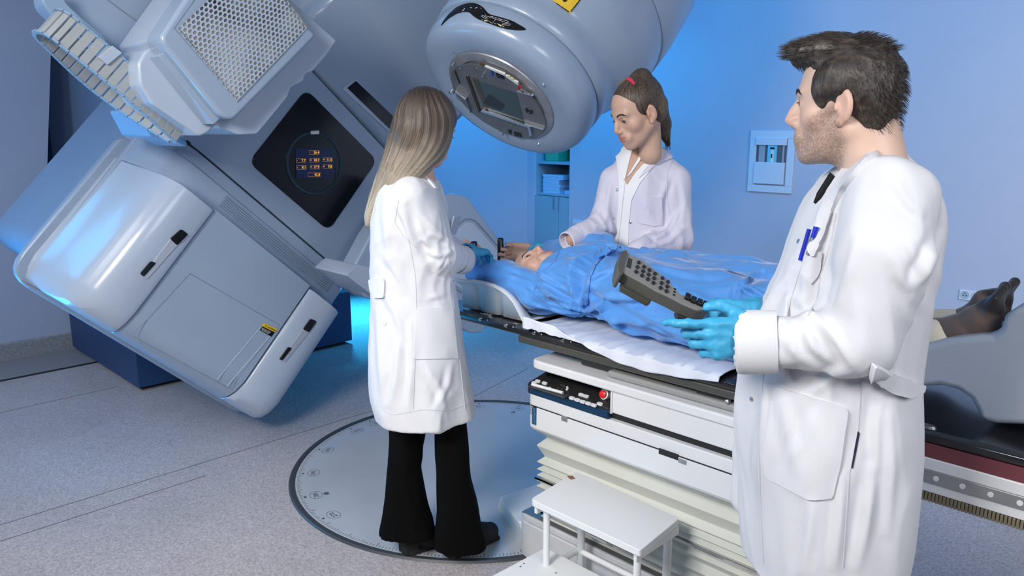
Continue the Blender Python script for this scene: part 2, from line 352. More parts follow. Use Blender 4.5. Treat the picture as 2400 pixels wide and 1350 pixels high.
# ================================================================ LINEAR ACCELERATOR (frame: t across, Y along the axis, g towards the head)
PH = math.radians(42.5); ISO = np.array([2.15, 0, 1.41])
gv = np.array([math.sin(PH), 0, math.cos(PH)]); tv = np.array([math.cos(PH), 0, -math.sin(PH)]); yv = np.array([0, 1., 0])
def G(t, y, g): return ISO+tv*t+yv*y+gv*g
def tg(px, py, Y): v = pY(px, py, Y)-ISO; return (float(v@tv), float(v@gv))
def gp(pix, Y): return [tg(a, b, Y) for a, b in pix]
Gp = lambda u, h, v: G(u, h, v)
LA = thing('linear_accelerator', 'large pale blue-grey radiotherapy machine tilted over the patient with round treatment head', 'medical machine', (2.15, 4.3, 0))
# stand on the floor and the deep frame behind
bx = pz(325, 916)
sb = MB(); y1 = 6.1
sb.box((1.56, 4.80, .025), (3.1, y1, .40)); sb.build('stand_base', M_bstand, LA, bevel=.004)
MB().box((1.60, 4.84, 0), (3.06, y1, .03)).build('stand_plinth', M_dark, LA)
MB().box((1.50+.28, 5.1, .4), (3.15, 6.9, 2.75)).build('stand_cabinet', mat('stand_paint', (.16, .25, .38), .5), LA, bevel=.02)
pb = pz(770, 805); MB().box((pb[0], pb[1]-.05, 0), (pb[0]+.05, pb[1]+.1, .07)).build('levelling_foot', M_blkm, LA)
# rotating body: side profile slab
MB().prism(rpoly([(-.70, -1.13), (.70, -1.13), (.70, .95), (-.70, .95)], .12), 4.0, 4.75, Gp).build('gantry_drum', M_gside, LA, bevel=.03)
body = rpoly([(-.66, -1.20), (.66, -1.20), (.68, -.40), (.60, .95), (-.60, .95), (-.68, -.40)], .06)
MB().prism(body, 3.86, 4.05, Gp).build('gantry_back_cover', M_gan, LA, bevel=.015, seg=3)
# front cover strip: section (t,Y) extruded along g
def sec(pts, g0, g1, name, m, parent=LA, bevel=.008, seg=3, sm=35):
    return MB().prism(pts, g0, g1, lambda u, h, v: G(u, v, h)).build(name, m, parent, bevel=bevel, seg=seg, smooth=sm)
front = [(-.66, 3.95), (-.655, 3.80), (-.63, 3.72), (-.58, 3.655), (-.50, 3.625), (-.40, 3.62), (.40, 3.62), (.50, 3.625), (.58, 3.655), (.63, 3.72), (.655, 3.80), (.66, 3.95)]
sec(front, -.346, .356, 'front_cover', M_gan, bevel=.004)
MB().box((-.56, 3.64, -.352), (.56, 3.9, -.34), Gp).box((-.56, 3.64, .35), (.56, 3.9, .366), Gp).build('seam_gap', M_dark, LA)
# recess below the strip with fine ribs
low = [(-.67, 3.95), (-.665, 3.83), (-.63, 3.72), (-.58, 3.64), (-.50, 3.60), (-.40, 3.595), (.40, 3.595), (.50, 3.60), (.58, 3.64), (.63, 3.72), (.665, 3.83), (.67, 3.95)]
front2 = [(a, b-.0) for a, b in front]
sec(front2, -.425, -.352, 'front_cover_lower', M_gan, bevel=.012, seg=4)
sec(low, -.56, -.42, 'recess_band', M_gan, bevel=.006)
for k in range(6):
    g = -.438-k*.011; MB().box((-.28, 3.582, g-.0025), (.47, 3.60, g+.0025), Gp).build('rib', M_gan, LA, bevel=.0015)
# lower covers
cen = [(-.325, 3.95), (-.325, 3.478), (.312, 3.478), (.312, 3.95)]
def lower(pts, name, g0=-1.245, g1=-.545, m=M_gan2, bevel=.016):
    n = len(pts); mb = MB()
    lv = [(g0, .10, .0), (g0+.02, .05, 0), (g0+.06, .018, 0), (g0+.12, .0, 0), (g1, 0, 0)]
    V = []; F = []
    for (g, ins, _) in lv:
        for (t, y) in pts: V.append(G(t*(1-ins*.25), min(y+ins, 3.97) if y < 3.94 else y, g))
    for i in range(len(lv)-1):
        for k in range(n): F.append((i*n+k, i*n+(k+1) % n, (i+1)*n+(k+1) % n, (i+1)*n+k))
    F.append(tuple(range(n))); F.append(tuple((len(lv)-1)*n+k for k in range(n-1, -1, -1)))
    return mb.add(V, F).build(name, m, LA, bevel=bevel, seg=3, smooth=35)
cp = lower(cen, 'centre_cover', m=M_gan, bevel=.006)
dl = [(-.333, 3.95), (-.333, 3.46), (-.36, 3.445), (-.47, 3.442), (-.52, 3.452), (-.56, 3.485), (-.585, 3.54), (-.61, 3.63), (-.635, 3.75), (-.66, 3.86), (-.68, 3.90), (-.68, 3.95)]
d1 = lower(dl, 'left_cover', g1=-.56)
dr = [(-a, b+.02 if b < 3.8 else b) for a, b in dl]; dr = [(t-.012 if t < .4 else t, y) for t, y in dr]
d2 = lower(dr, 'right_cover', g1=-.56)
# outer flange along the left and bottom edge
MB().prism(rpoly([(-.72, -1.262), (.70, -1.262), (.70, -.45), (-.72, -.45)], [.12, .12, .05, .05]), 3.90, 3.96, Gp).build('rim_flange', M_gan, LA, bevel=.012)
# grips
def pt3(px, py, Y): return pY(px, py, Y)
def grip(parent, Y, slots, recess):
    MB().prism(rpoly(gp(recess, Y), .006), Y-.004, Y+.03, Gp).build('grip_recess', mat('grip_shadow', (.42, .46, .54), .35), parent, bevel=.003)
    for s in slots: MB().prism(rpoly(gp(s, Y-.006), .008), Y-.008, Y+.03, Gp).build('grip_slot', M_blk, parent)
grip(d1, 3.442, [[(399, 560), (425, 537), (441, 549), (415, 575)], [(329, 641), (354, 612), (366, 616), (336, 649)]], [(398, 561), (420, 545), (434, 562), (414, 577), (345, 655), (333, 648)])
grip(d2, 3.462, [[(711, 772), (729, 747), (742, 753), (724, 779)], [(655, 843), (677, 813), (684, 816), (662, 844)]], [(712, 770), (725, 758), (735, 765), (724, 778), (668, 848), (656, 845)])
# embossed rectangle and seam lines on the centre cover
Yc = 3.4775
def wire(pix, Y, name, m, r=.0022, parent=None, closed=True):
    P = [pY(a, b, Y) for a, b in pix]
    if closed: P = P+[P[0]]
    return MB().tube(P, r, 6, not closed).build(name, m, parent or LA)
M_line = mat('panel_groove', (.22, .27, .34), .4)
wire([(445, 641), (660, 767), (645, 778), (645, 765), (635, 775), (508, 890), (540, 908), (520, 905), (310, 785)], Yc, 'panel_groove', M_line, .0016, cp) if False else None
wire([(445, 641), (655, 762), (538, 910), (310, 787)], Yc, 'panel_groove', M_line, .0018, cp)
wire([(610, 768), (508, 890)], Yc, 'panel_groove', M_gan2, .002, cp, False)
wire([(640, 780), (532, 905)], Yc, 'panel_groove', M_gan2, .002, cp, False)
lb = gp([(619, 757), (649, 771), (635, 789), (609, 774)], Yc)
wl = MB().prism(lb, Yc-.004, Yc+.001, Gp).build('warning_label', M_blk, cp)
MB().prism(gp([(619, 757), (649, 771), (643, 778), (613, 764)], Yc), Yc-.005, Yc-.001, Gp).build('warning_band', M_yel, wl)
def labframe(o_px, x_px, Y, flip=1):
    o = pY(*o_px, Y); x = pY(*x_px, Y); d = x-o; L = np.linalg.norm(d); ex = d/L; ey = np.cross(ex, yv)*1.0
    if ey[2] < 0: ey = -ey
    return lambda a, b, c: o+ex*a+ey*b-yv*c*flip, L
f_, L_ = labframe((633, 769), (645, 775), Yc-.006)
lt = MB(); V, F = textmesh('⚠ CAUTION', .011, f_, .0003); lt.add(V, F); lt.build('warning_text', M_blk, wl)
f_, L_ = labframe((623, 776), (635, 782), Yc-.006)
lt = MB(); V, F = textmesh('PINCH POINT HAZARD\nKEEP HANDS CLEAR\nWHILE ROTATING', .0055, f_, .0003); lt.add(V, F); lt.build('warning_text', M_wprint, wl)
# black diamond window and round display
YF = 3.62
dm = rpoly([(-.278, -.232), (.294, -.222), (.293, .272), (-.222+-.05, .262)], .055, 8)
win = MB().prism(dm, YF-.006, YF+.02, Gp).build('display_window', M_blk, LA, bevel=.003)
fw = lambda x, y, z: G(x, YF-.006-z, y)
MB().lathe([(0, .166), (.004, .164), (.005, .156), (.003, .150), (.001, .150)], fw, 72).build('display_bezel', mat('smoked_ring', (.008, .035, .05), .25), win, smooth=50)
MB().lathe([(.0012, .150), (.0022, .149)], fw, 64).build('display_disc', mat('smoked_disc', (.004, .010, .011), .2), win)
def px_on(px, py, dY): return pY(px, py, YF-dY)
scr = [px_on(*p, .010) for p in ((692, 348), (783, 348), (785, 416), (694, 418))]
s2 = [p-yv*.002 for p in scr]
mk('screen', scr+s2, [(0, 1, 2, 3), (4, 5, 6, 7), (0, 1, 5, 4), (1, 2, 6, 5), (2, 3, 7, 6), (3, 0, 4, 7)], mat('screen_blue', (.002, .008, .04), .3, emit=(.002, .006, .030), es=.6), win)
M_or = mat('amber_digits', (.9, .4, .02), .5, emit=(1, .45, .04), es=1.1)
M_orf = mat('amber_frame', (.5, .25, .05), .5, emit=(.6, .28, .05), es=.5)
for (x0, y0, x1, y1, sgn, num) in ((725, 353, 749, 362, '', '26.4'), (694, 372, 717, 381, '-', '7.7'), (726, 371, 749, 380, '+', '18.7'), (757, 370, 779, 379, '+', '11.0'), (695, 388, 718, 397, '-', '8.1'), (727, 387, 749, 396, '+', '17.9'), (757, 386, 779, 395, '+', '9.8'), (722, 405, 751, 414, '', '42.8')):
    P = [px_on(a, b, .0135) for a, b in ((x0, y0), (x1, y0), (x1, y1), (x0, y1))]
    fm = MB(); fm.tube(P+[P[0]], .0007, 4)
    fo = fm.build('readout_frame', M_orf, win)
    o = (P[1]+P[2])/2; ex = (P[1]-P[0]); w = np.linalg.norm(ex); ex /= w; ey = P[0]-P[3]; h = np.linalg.norm(ey); ey /= h
    f3 = lambda a, b, c: o-ex*.0025+ex*a+ey*b-yv*c
    V, F = textmesh(num, h*.98, f3, .0002, 'RIGHT'); tm = MB().add(V, F)
    if sgn:
        f4 = lambda a, b, c: (P[0]+P[3])/2+ex*(.006+a)+ey*b-yv*c
        V, F = textmesh(sgn, h*.95, f4, .0002); tm.add(V, F)
    tm.build('readout_digits', M_or, win)
mk('display_tag', [px_on(*p, .011) for p in ((728, 307), (748, 306), (748, 314), (729, 315))], [(0, 1, 2, 3)], M_wprint, win)
wire([(784, 348), (788, 418)], YF-.012, 'screen_edge', mat('edge_grey', (.05, .05, .06), .4), .0015, win, False)
# upper arm: profile (Y,g) extruded across t
AP = [(4.3, .366), (3.62, .366), (3.615, .45), (3.60, .58), (3.55, .70), (3.44, .80), (3.28, .86), (3.05, .90), (2.8, .92), (2.6, 1.2), (2.6, 1.7), (4.3, 1.7)]
arm = MB().prism(AP, -.50, .50, lambda u, h, v: G(h, u, v)).build('gantry_arm', M_gan, LA, bevel=.05, seg=5, smooth=50)
MB().prism([(4.3, .37), (3.75, .37), (3.72, .6), (3.6, .9), (3.4, 1.1), (3.4, 1.7), (4.3, 1.7)], -.60, .60, lambda u, h, v: G(h, u, v)).build('arm_side_cover', M_gan, LA, bevel=.03, seg=4)
MB().prism(rpoly(gp([(800, 207), (838, 182), (960, 296), (925, 322)], YF-.008), .012), YF-.012, YF+.03, Gp).build('vent_slot_frame', M_gan2, LA, bevel=.004)
MB().prism(rpoly(gp([(814, 206), (834, 190), (950, 300), (930, 318)], YF-.013), .004), YF-.016, YF+.02, Gp).build('vent_slot', M_blk, LA)
# treatment head: body of revolution about g through (t=0, Y=2.5)
HC = (-.006, 2.5)
fh = lambda x, y, z: G(HC[0]+x, HC[1]+y, z)
head = MB().lathe([(.425, .262), (.42, .27), (.421, .345), (.427, .372), (.44, .392), (.462, .405), (.49, .411), (.545, .410), (.551, .407)], fh, 128).build('treatment_head_front', M_gan, LA, smooth=60)
MB().lathe([(.545, .400), (.575, .400)], fh, 96).build('head_seam', M_dark, LA)
MB().lathe([(.556, .409), (.560, .416), (.60, .420), (.63, .418), (.66, .412), (.68, .416), (.70, .43), (.74, .468), (.79, .495), (.86, .512), (.95, .52), (.962, .519)], fh, 128).build('treatment_head_middle', M_gan, LA, smooth=60)
MB().lathe([(.955, .51), (.98, .51)], fh, 96).build('head_seam', M_dark, LA)
MB().lathe([(.968, .522), (.975, .528), (1.1, .54), (1.3, .54), (1.5, .5)], fh, 128).build('treatment_head_rear', M_gan, LA, smooth=60)
# collimator plate and its hardware
def ring(s): return lambda x, y, z: G(HC[0]+x, HC[1]+y, s-z)
col = MB().lathe([(0, .262), (.006, .259), (.010, .245), (.010, .222), (.004, .218), (.004, .0001)], ring(.424), 96).build('collimator_plate', M_steel, LA, smooth=30)
def cpix(px, py, s):   # point on the plane g = s
    d = ray(px, py); k = ((ISO-CAM)@gv+s)/(d@gv); return CAM+d*k
def cz(x, y): return (1040+x/5.193, 90+y/5.193)
def plate(name, pts, s0, s1, m, bev=.001):
    P = [cpix(*cz(*p), s0) for p in pts]; n = len(P)
    V = P+[p+gv*(s1-s0) for p in P]
    return mk(name, V, [tuple(range(n)), tuple(range(2*n-1, n-1, -1))]+[(i, (i+1) % n, n+(i+1) % n, n+i) for i in range(n)], m, col, bevel=bev)
inner = [(90, 420), (130, 375), (200, 330), (330, 310), (500, 345), (700, 430), (880, 545), (1050, 700), (1170, 860), (1235, 1000), (1240, 1110), (1190, 1180), (1080, 1215), (900, 1200), (700, 1140), (470, 1010), (330, 900), (200, 760), (110, 600)]
plate('wedge_plate', inner, .406, .42, M_steeld, .002)
plate('accessory_slot', [(345, 490), (880, 665), (975, 1015), (540, 870)], .4035, .41, mat('mylar_window', (.05, .085, .09), .15), .001)
plate('jaw_block', [(545, 680), (745, 820), (700, 880), (480, 790)], .401, .404, mat('jaw_dark', (.02, .03, .03), .3))
plate('slot_rail', [(265, 470), (300, 470), (450, 900), (425, 905)], .40, .406, mat('bronze_rail', (.10, .07, .04), .3, .8))
plate('slot_rail', [(345, 490), (415, 510), (545, 850), (500, 850)], .402, .405, mat('bronze_rail2', (.20, .16, .11), .3, .9))
plate('front_rail', [(440, 895), (460, 870), (1050, 1078), (1035, 1098)], .392, .406, M_chrome, .002)
plate('front_rail', [(1020, 1090), (1045, 1075), (1068, 1180), (1040, 1205)], .392, .406, M_chrome, .002)
plate('latch_rail', [(500, 335), (745, 435), (740, 460), (495, 350)], .398, .406, M_wprint, .001)
plate('latch_rail', [(750, 450), (900, 540), (905, 575), (860, 545), (745, 465)], .397, .406, M_wprint, .001)
plate('red_latch', [(905, 575), (940, 600), (920, 640), (893, 615)], .394, .404, mat('red_plastic', (.35, .02, .01), .3))
plate('side_bar', [(890, 645), (1085, 700), (1080, 715), (890, 660)], .396, .406, M_chrome)
plate('side_bar', [(980, 1040), (1210, 1110), (1200, 1122), (980, 1052)], .396, .406, M_chrome)
plate('side_bar', [(135, 640), (270, 740), (262, 755), (140, 665)], .392, .406, M_chrome)
plate('side_bar', [(270, 740), (332, 910), (322, 915), (262, 755)], .396, .406, M_steeld)
plate('side_bar', [(135, 400), (195, 555), (188, 557), (128, 405)], .401, .406, M_dark)
for a in ((500, 420), (740, 1140), (125, 290)): # pins
    P = cpix(*cz(*a), .41); MB().tube([P, P-gv*.022], .0045, 8).build('locating_pin', M_chrome, col)
for q, m in (([(555, 410), (585, 410), (600, 460), (570, 455)], mat('blue_connector', (.02, .08, .4), .3)), ([(630, 430), (700, 450), (735, 500), (650, 480)], M_blk), ([(780, 1125), (815, 1130), (820, 1165), (800, 1165)], M_blk), ([(850, 1145), (930, 1170), (945, 1205), (865, 1190)], M_blk), ([(440, 305), (485, 305), (470, 335), (435, 330)], mat('copper', (.5, .2, .08), .3, 1))): plate('connector', q, .400, .406, m)
for q in ([(778, 450), (805, 458), (800, 475), (772, 466)], [(815, 475), (850, 488), (840, 503), (812, 492)]): plate('indicator', q, .394, .398, mat('indicator_pale', (.9, .85, .3), .4))
pk = cpix(*cz(1040, 880), .406); f5 = lambda x, y, z: tuple(pk+tv*x+yv*y-gv*z)
MB().lathe([(0, .019), (.005, .017), (.005, .011), (.001, .008)], f5, 24).build('round_port', M_blkm, col)
pk2 = cpix(*cz(115, 632), .40); MB().lathe([(0, .012), (.02, .012), (.022, .008)], lambda x, y, z: tuple(pk2+tv*x+yv*y-gv*z), 16).build('knurled_knob', M_chrome, col)
for a in ((195, 365), (290, 455), (400, 358), (95, 528), (285, 652), (175, 732), (475, 962), (655, 1110), (995, 1145), (1180, 1195), (1100, 938), (1080, 862), (978, 825), (1020, 570)):
    P = cpix(*cz(*a), .405); MB().lathe([(0, .0035), (.002, .003)], lambda x, y, z, P=P: tuple(P+tv*x+yv*y-gv*z), 8).build('screw', M_chrome, col)
for a in ((140, 160), (95, 740), (1150, 1280), (1218, 556)):
    P = cpix(*cz(*a), .421); MB().lathe([(0, .007), (.008, .006), (.009, .003)], lambda x, y, z, P=P: tuple(P+tv*x+yv*y-gv*z), 10).build('cover_bolt', M_chrome, head)
# black indicator band wrapped on the head, and its print: points projected on the shell
def on_head(px, py, lift=.003):
    d = ray(px, py); lo = None
    for k in np.linspace(1.2, 5, 1500):
        p = CAM+d*k; q = p-ISO; s = q@gv; rr = math.hypot(q@tv-HC[0], p[1]-HC[1])
        R_ = np.interp(s, [.42, .427, .44, .462, .49, .56, .60, .66, .70, .74, .79, .86, .95, 1.1, 1.4], [.345, .372, .392, .405, .411, .412, .420, .412, .43, .468, .495, .512, .52, .54, .54]) if s > .42 else 0
        if rr < R_: return p-d/np.linalg.norm(d)*lift
    return p
def head_patch(name, poly, m, parent, lift=.003, th=.002, n=None):
    pts = [Vector(p) for p in rpoly(poly, 0)]
    dens = []
    for i in range(len(poly)):
        a, b = np.array(poly[i], float), np.array(poly[(i+1) % len(poly)], float); k = max(1, int(np.linalg.norm(b-a)/6))
        dens += [tuple(a+(b-a)*j/k) for j in range(k)]
    ins = []
    xs = [p[0] for p in dens]; ys = [p[1] for p in dens]
    for x in np.arange(min(xs), max(xs), 6):
        for y in np.arange(min(ys), max(ys), 6):
            c_ = False
            for i in range(len(dens)):
                (x1, y1), (x2, y2) = dens[i-1], dens[i]
                if (y1 > y) != (y2 > y) and x < (x2-x1)*(y-y1)/(y2-y1)+x1: c_ = not c_
            if c_: ins.append((x, y))
    r = geometry.delaunay_2d_cdt([Vector(p) for p in dens+ins], [], [list(range(len(dens)))], 1, 1e-3)
    P0 = [on_head(v.x, v.y, lift) for v in r[0]]
    return mk(name, P0, r[2], m, parent, smooth=60)
hb = thing  # keep names short
band = [(1031, 64), (1038, 50), (1052, 32), (1070, 16), (1090, 8), (1106, 6), (1120, 9), (1133, 17), (1142, 29), (1150, 34), (1170, 39), (1200, 48), (1225, 62), (1236, 70), (1215, 71), (1190, 69), (1165, 62), (1140, 53), (1118, 44), (1106, 35), (1099, 28), (1085, 28), (1070, 32), (1054, 42), (1042, 52)]
bp_ = head_patch('indicator_band', rpoly(band, 7, 3), M_blk, head, .004)
def hz(x, y): return (1030+x/10.43, y/10.43)
for q in ([(1100, 490), (1235, 515), (1090, 520)], [(1395, 565), (1530, 620), (1495, 650)]): head_patch('band_arrow', [hz(*a) for a in q], mat('pale_yellow_print', (.85, .75, .3), .5), bp_, .007)
def hline(pix, r=.0008, m=M_wprint, lift=.007): 
    return MB().tube([on_head(*hz(*a), lift) for a in pix], r, 4).build('band_print', m, bp_)
hline([(1130, 350), (1110, 380), (1200, 410), (1660, 560), (1690, 540), (1680, 520), (1560, 480)])
hline([(1375, 470), (1275, 590)], .0006); hline([(620, 205), (560, 275)], .0016)
hline([(1020, 395), (1050, 370), (1180, 450), (1150, 475), (1020, 395)]); hline([(1530, 600), (1550, 570), (1740, 590), (1720, 620), (1530, 600)])
for a in (((750, 185), (790, 185)), ((870, 200), (925, 180)), ((1015, 190), (1020, 215)), ((1030, 485), (1075, 490)), ((1230, 540), (1270, 550)), ((1335, 570), (1375, 585)), ((1540, 640), (1580, 665)), ((1240, 395), (1320, 420)), ((1350, 425), (1415, 445)), ((1440, 450), (1545, 490))): hline(a, .0011)
# yellow radiation sign on the head
sg = head_patch('radiation_sign', [(1294, 0), (1300, -12), (1340, -30), (1368, -8), (1360, 0), (1336, 32), (1326, 22)], M_yel, LA, .004)
head_patch('sign_trefoil', [(1318, 0), (1330, 0), (1326, 4), (1321, 4)], M_blk, sg, .007)
head_patch('sign_border', [(1303, 8), (1305, 7), (1334, 27), (1333, 29)], M_blk, sg, .007)
head_patch('sign_border', [(1336, 27), (1338, 28), (1362, -2), (1360, -3)], M_blk, sg, .007)
s3 = head_patch('radiation_sign', [(1450, 197), (1486, 170), (1497, 176), (1462, 205)], M_yel, LA, .004)
# ---- kV tube housing upper left
YK = 2.75
def gpx(pix, Y): return gp(pix, Y)
kv = MB().prism(rpoly(gpx([(352, 95), (470, -70), (560, -110), (790, 95), (768, 128), (733, 168), (716, 172), (712, 190), (682, 205), (676, 226), (604, 314), (560, 316), (515, 300)], YK+.1), .012), YK+.1, YK+.42, Gp)
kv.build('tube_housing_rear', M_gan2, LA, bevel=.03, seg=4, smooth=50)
kf = MB().prism(rpoly(gpx([(372, 92), (470, -60), (545, -90), (745, 82), (548, 282), (520, 275)], YK), .03), YK, YK+.14, Gp).build('tube_housing_front', M_gan, LA, bevel=.022, seg=4, smooth=50)
wire([(408, 66), (505, -70), (708, 82), (558, 240)], YK-.0005, 'grille_groove', M_line, .0012, kf)
# perforated grille plate with real holes
q0, q1, q2 = np.array(tg(416, 66, YK)), np.array(tg(556, 236, YK)), np.array(tg(704, 82, YK))
eu, ev = q1-q0, q2-q1; NU, NV = 23, 34
lu, lvv = np.linalg.norm(eu), np.linalg.norm(ev); ev2 = ev*1.12
cellu = lu/NU
gr = MB(); rows = NU; ncol = 19; du = 1/rows; dv = 1/ncol
for i in range(rows):
    for j in range(ncol):
        sh = .5 if i % 2 else 0
        cu_, cv_ = (i+.5)*du, (j+.5+sh*1.0-.25)*dv
        c0 = q0+eu*cu_+ev2*cv_
        if j == ncol-1 and sh: continue
        a_, b_ = .5*du*lu, .5*dv*np.linalg.norm(ev2); r_ = .74*min(a_*1.25, b_)
        n_ = 16; ang = [2*math.pi*k/n_ for k in range(n_)]
        eun, evn = eu/lu, ev/np.linalg.norm(ev)
        def sq(t):
            c, s = math.cos(t), math.sin(t); m_ = 1/max(abs(c), abs(s)); return c0+eun*a_*c*m_+evn*b_*s*m_
        V = [G(*(lambda q: (q[0], YK-.0035, q[1]))(sq(t))) for t in ang]+[G(*(lambda q: (q[0], YK-.0035, q[1]))(c0+eun*a_*.80*math.cos(t)+evn*b_*.74*math.sin(t))) for t in ang]
        V += [v+yv*.004 for v in V[n_:]]
        F = [(k, (k+1) % n_, n_+(k+1) % n_, n_+k) for k in range(n_)]+[(n_+k, n_+(k+1) % n_, 2*n_+(k+1) % n_, 2*n_+k) for k in range(n_)]
        gr.add(V, F)
gr.build('perforated_grille', M_gan2, kf)
bk = [q0, q1, q1+ev2, q0+ev2]
mk('grille_backing', [G(q[0], YK-.0012, q[1]) for q in bk], [(0, 1, 2, 3)], mat('grille_inside', (.012, .012, .012), .6, noise=.9, nscale=5, col2=(.40, .40, .38)), kf)
# bulged side shell
MB().prism(rpoly(gpx([(372, 108), (336, 118), (318, 150), (322, 200), (352, 244), (462, 320), (482, 312), (520, 274)], YK+.16), .014), YK+.14, YK+.40, Gp).build('tube_housing_side', M_gan2, LA, bevel=.028, seg=5, smooth=60)
MB().prism(rpoly(gpx([(392, 118), (372, 130), (500, 292), (518, 276)], YK+.05), .004), YK+.05, YK+.3, Gp).build('side_groove_band', M_gan, LA, bevel=.008)
# drag chain: loop in the (t,Y) plane, links across g
dc = MB
g_lo = tg(250, 200, 3.02)[1]; GW = .11
tA = tg(128, 112, 3.0)[0]; tB = tg(430, 318, 3.0)[0]
path = []
for k in range(15): s = k/14; path.append((tB+(tA-tB)*s, 3.02-.03*math.sin(s*3.1)))
for k in range(1, 7): a = math.pi*k/7; path.append((tA-.055*math.sin(a), 3.02+.075-.075*math.cos(a)))
for k in range(15): s = k/14; path.append((tA+(tB-tA)*s, 3.17+.10*math.sin(s*math.pi)-.10*s))
chain = mk('drag_chain', [G(tB, 3.04, g_lo+.03), G(tB, 3.06, g_lo+.03), G(tB+.01, 3.06, g_lo+.08), G(tB+.01, 3.04, g_lo+.08)], [(0, 1, 2, 3)], M_gan2, LA)
M_link = mat('link_grey', (.36, .39, .40), .5); M_lside = mat('link_side', (.26, .38, .52), .5)
for i in range(len(path)-1):
    a, b = np.array(path[i]), np.array(path[i+1]); d = b-a; L = np.linalg.norm(d); d = d/L; nn = np.array([d[1], -d[0]])
    if nn[1] > 0 and i < 14: nn = -nn
    def FR(x, y, z, a=a, d=d, nn=nn): q = a+d*x+nn*y; return G(q[0], q[1], z)
    m = MB(); m.box((.003, -.003, g_lo+.006), (L-.003, .003, g_lo+GW-.006), FR)
    o = m.build('chain_link', M_link, chain, bevel=.001)
    for g_ in (g_lo-.001, g_lo+GW-.006): MB().box((-.004, -.012, g_), (L-.006, .004, g_+.007), FR).build('link_side_plate', M_lside, chain, bevel=.001)
MB().prism(gpx([(230, 135), (263, 107), (286, 124), (252, 152)], 2.985), 2.98, 2.995, Gp).build('chain_clamp', M_gan2, LA, bevel=.002)
# bracket under the chain
MB().prism(rpoly(gpx([(320, 258), (336, 252), (400, 295), (440, 335), (436, 345), (400, 325), (352, 320), (342, 300)], 3.3), .012), 3.3, 3.62, Gp).build('chain_bracket', mat('bracket_blue', (.22, .45, .72), .3), LA, bevel=.012, seg=4)  # bracket in one even light blue
# upper left beam
MB().prism(rpoly(gpx([(130, -60), (132, 0), (180, 50), (250, 103), (335, 160), (420, 215), (560, 60), (330, -80)], 3.25), .02), 3.25, 3.55, Gp).build('imager_arm', M_gan, LA, bevel=.035, seg=4, smooth=50)
wire([(250, -2), (290, 28), (372, 86), (420, 118)], 3.248, 'arm_seam', M_line, .002, LA, False)
MB().prism(rpoly(gpx([(93, -20), (95, 8), (128, 50), (180, 82), (232, 106), (246, 100), (240, 84), (190, 45), (150, 8), (140, -25)], 3.18), .02), 3.16, 3.19, Gp).build('imager_arm_end_plate', mat('arm_end_blue', (.30, .42, .56), .35), LA, bevel=.006)
MB().prism(gpx([(290, -60), (300, -5), (345, 22), (410, 66), (470, 60), (500, -60)], 3.7), 3.7, 3.8, Gp).build('arm_web_plate', mat('web_grey', (.22, .26, .28), .5), LA)
# imager panel low right (behind the long-haired woman)
ip = gpx([(1040, 458), (1060, 453), (1096, 460), (1230, 640), (1130, 780), (1105, 782), (960, 700), (860, 700), (815, 652), (868, 552), (960, 420)], 3.3)
pn = MB().prism(rpoly(ip, .02), 3.3, 3.42, Gp).build('imager_panel', M_gan, LA, bevel=.03, seg=4, smooth=50)
wire(rpoly([(1035, 560), (1090, 512), (1112, 515), (1200, 615), (1110, 700), (1000, 640)], 14), 3.298, 'panel_groove', M_line, .004, pn)
MB().prism(rpoly(gpx([(1045, 562), (1093, 520), (1108, 522), (1190, 615), (1105, 690), (1010, 640)], 3.3), .015), 3.292, 3.31, Gp).build('imager_cover', M_gan2, pn, bevel=.004)
MB().prism(rpoly(gpx([(812, 645), (840, 620), (905, 640), (905, 712), (870, 690)], 3.2), .012), 3.2, 3.5, Gp).build('imager_arm_lower', M_gan2, LA, bevel=.015, seg=4)
# ================================================================ TREATMENT COUCH
X0, X1, ZT = 1.885, 2.415, .90
CO = thing('treatment_couch', 'long black-topped treatment couch with white housing and ivory bellows under the patient', 'treatment couch', (2.15, 1.2, 0))
fXY = lambda u, h, v: (h, u, v)
M_board = mat('carbon_board', (.012, .013, .015), .22, coat=.5)
M_rail = mat('bronze_grey_rail', (.10, .10, .09), .35, .4)
M_ghouse = mat('grey_saddle', (.32, .32, .31), .4)
tb = MB().prism(rpoly([(X0, .878), (X0+.008, .872), (X1-.008, .872), (X1, .878), (X1, .895), (X1-.02, ZT), (X0+.02, ZT), (X0, .895)], .004), -.45, 2.34, lambda u, h, v: (u, h, v)).build('tabletop', M_board, CO, bevel=.004)
MB().box((X0+.004, .62, .845), (X0+.05, 1.86, .872)).build('side_rail', M_rail, CO, bevel=.006)
MB().box((X1-.05, -.45, .845), (X1-.004, 1.86, .872)).build('side_rail', M_rail, CO, bevel=.006)
MB().prism(rpoly([(1.95, .80), (2.35, .80), (2.35, .872), (1.95, .872)], .01), -.3, 1.42, lambda u, h, v: (u, h, v)).build('saddle', M_board, CO, bevel=.006)
MB().box((1.89, .95, .808), (1.99, 1.46, .832)).build('saddle_cover', M_ghouse, CO, bevel=.01)
MB().box((1.93, 1.34, .81), (2.4, 1.6, .836)).build('saddle_end', M_board, CO, bevel=.004)
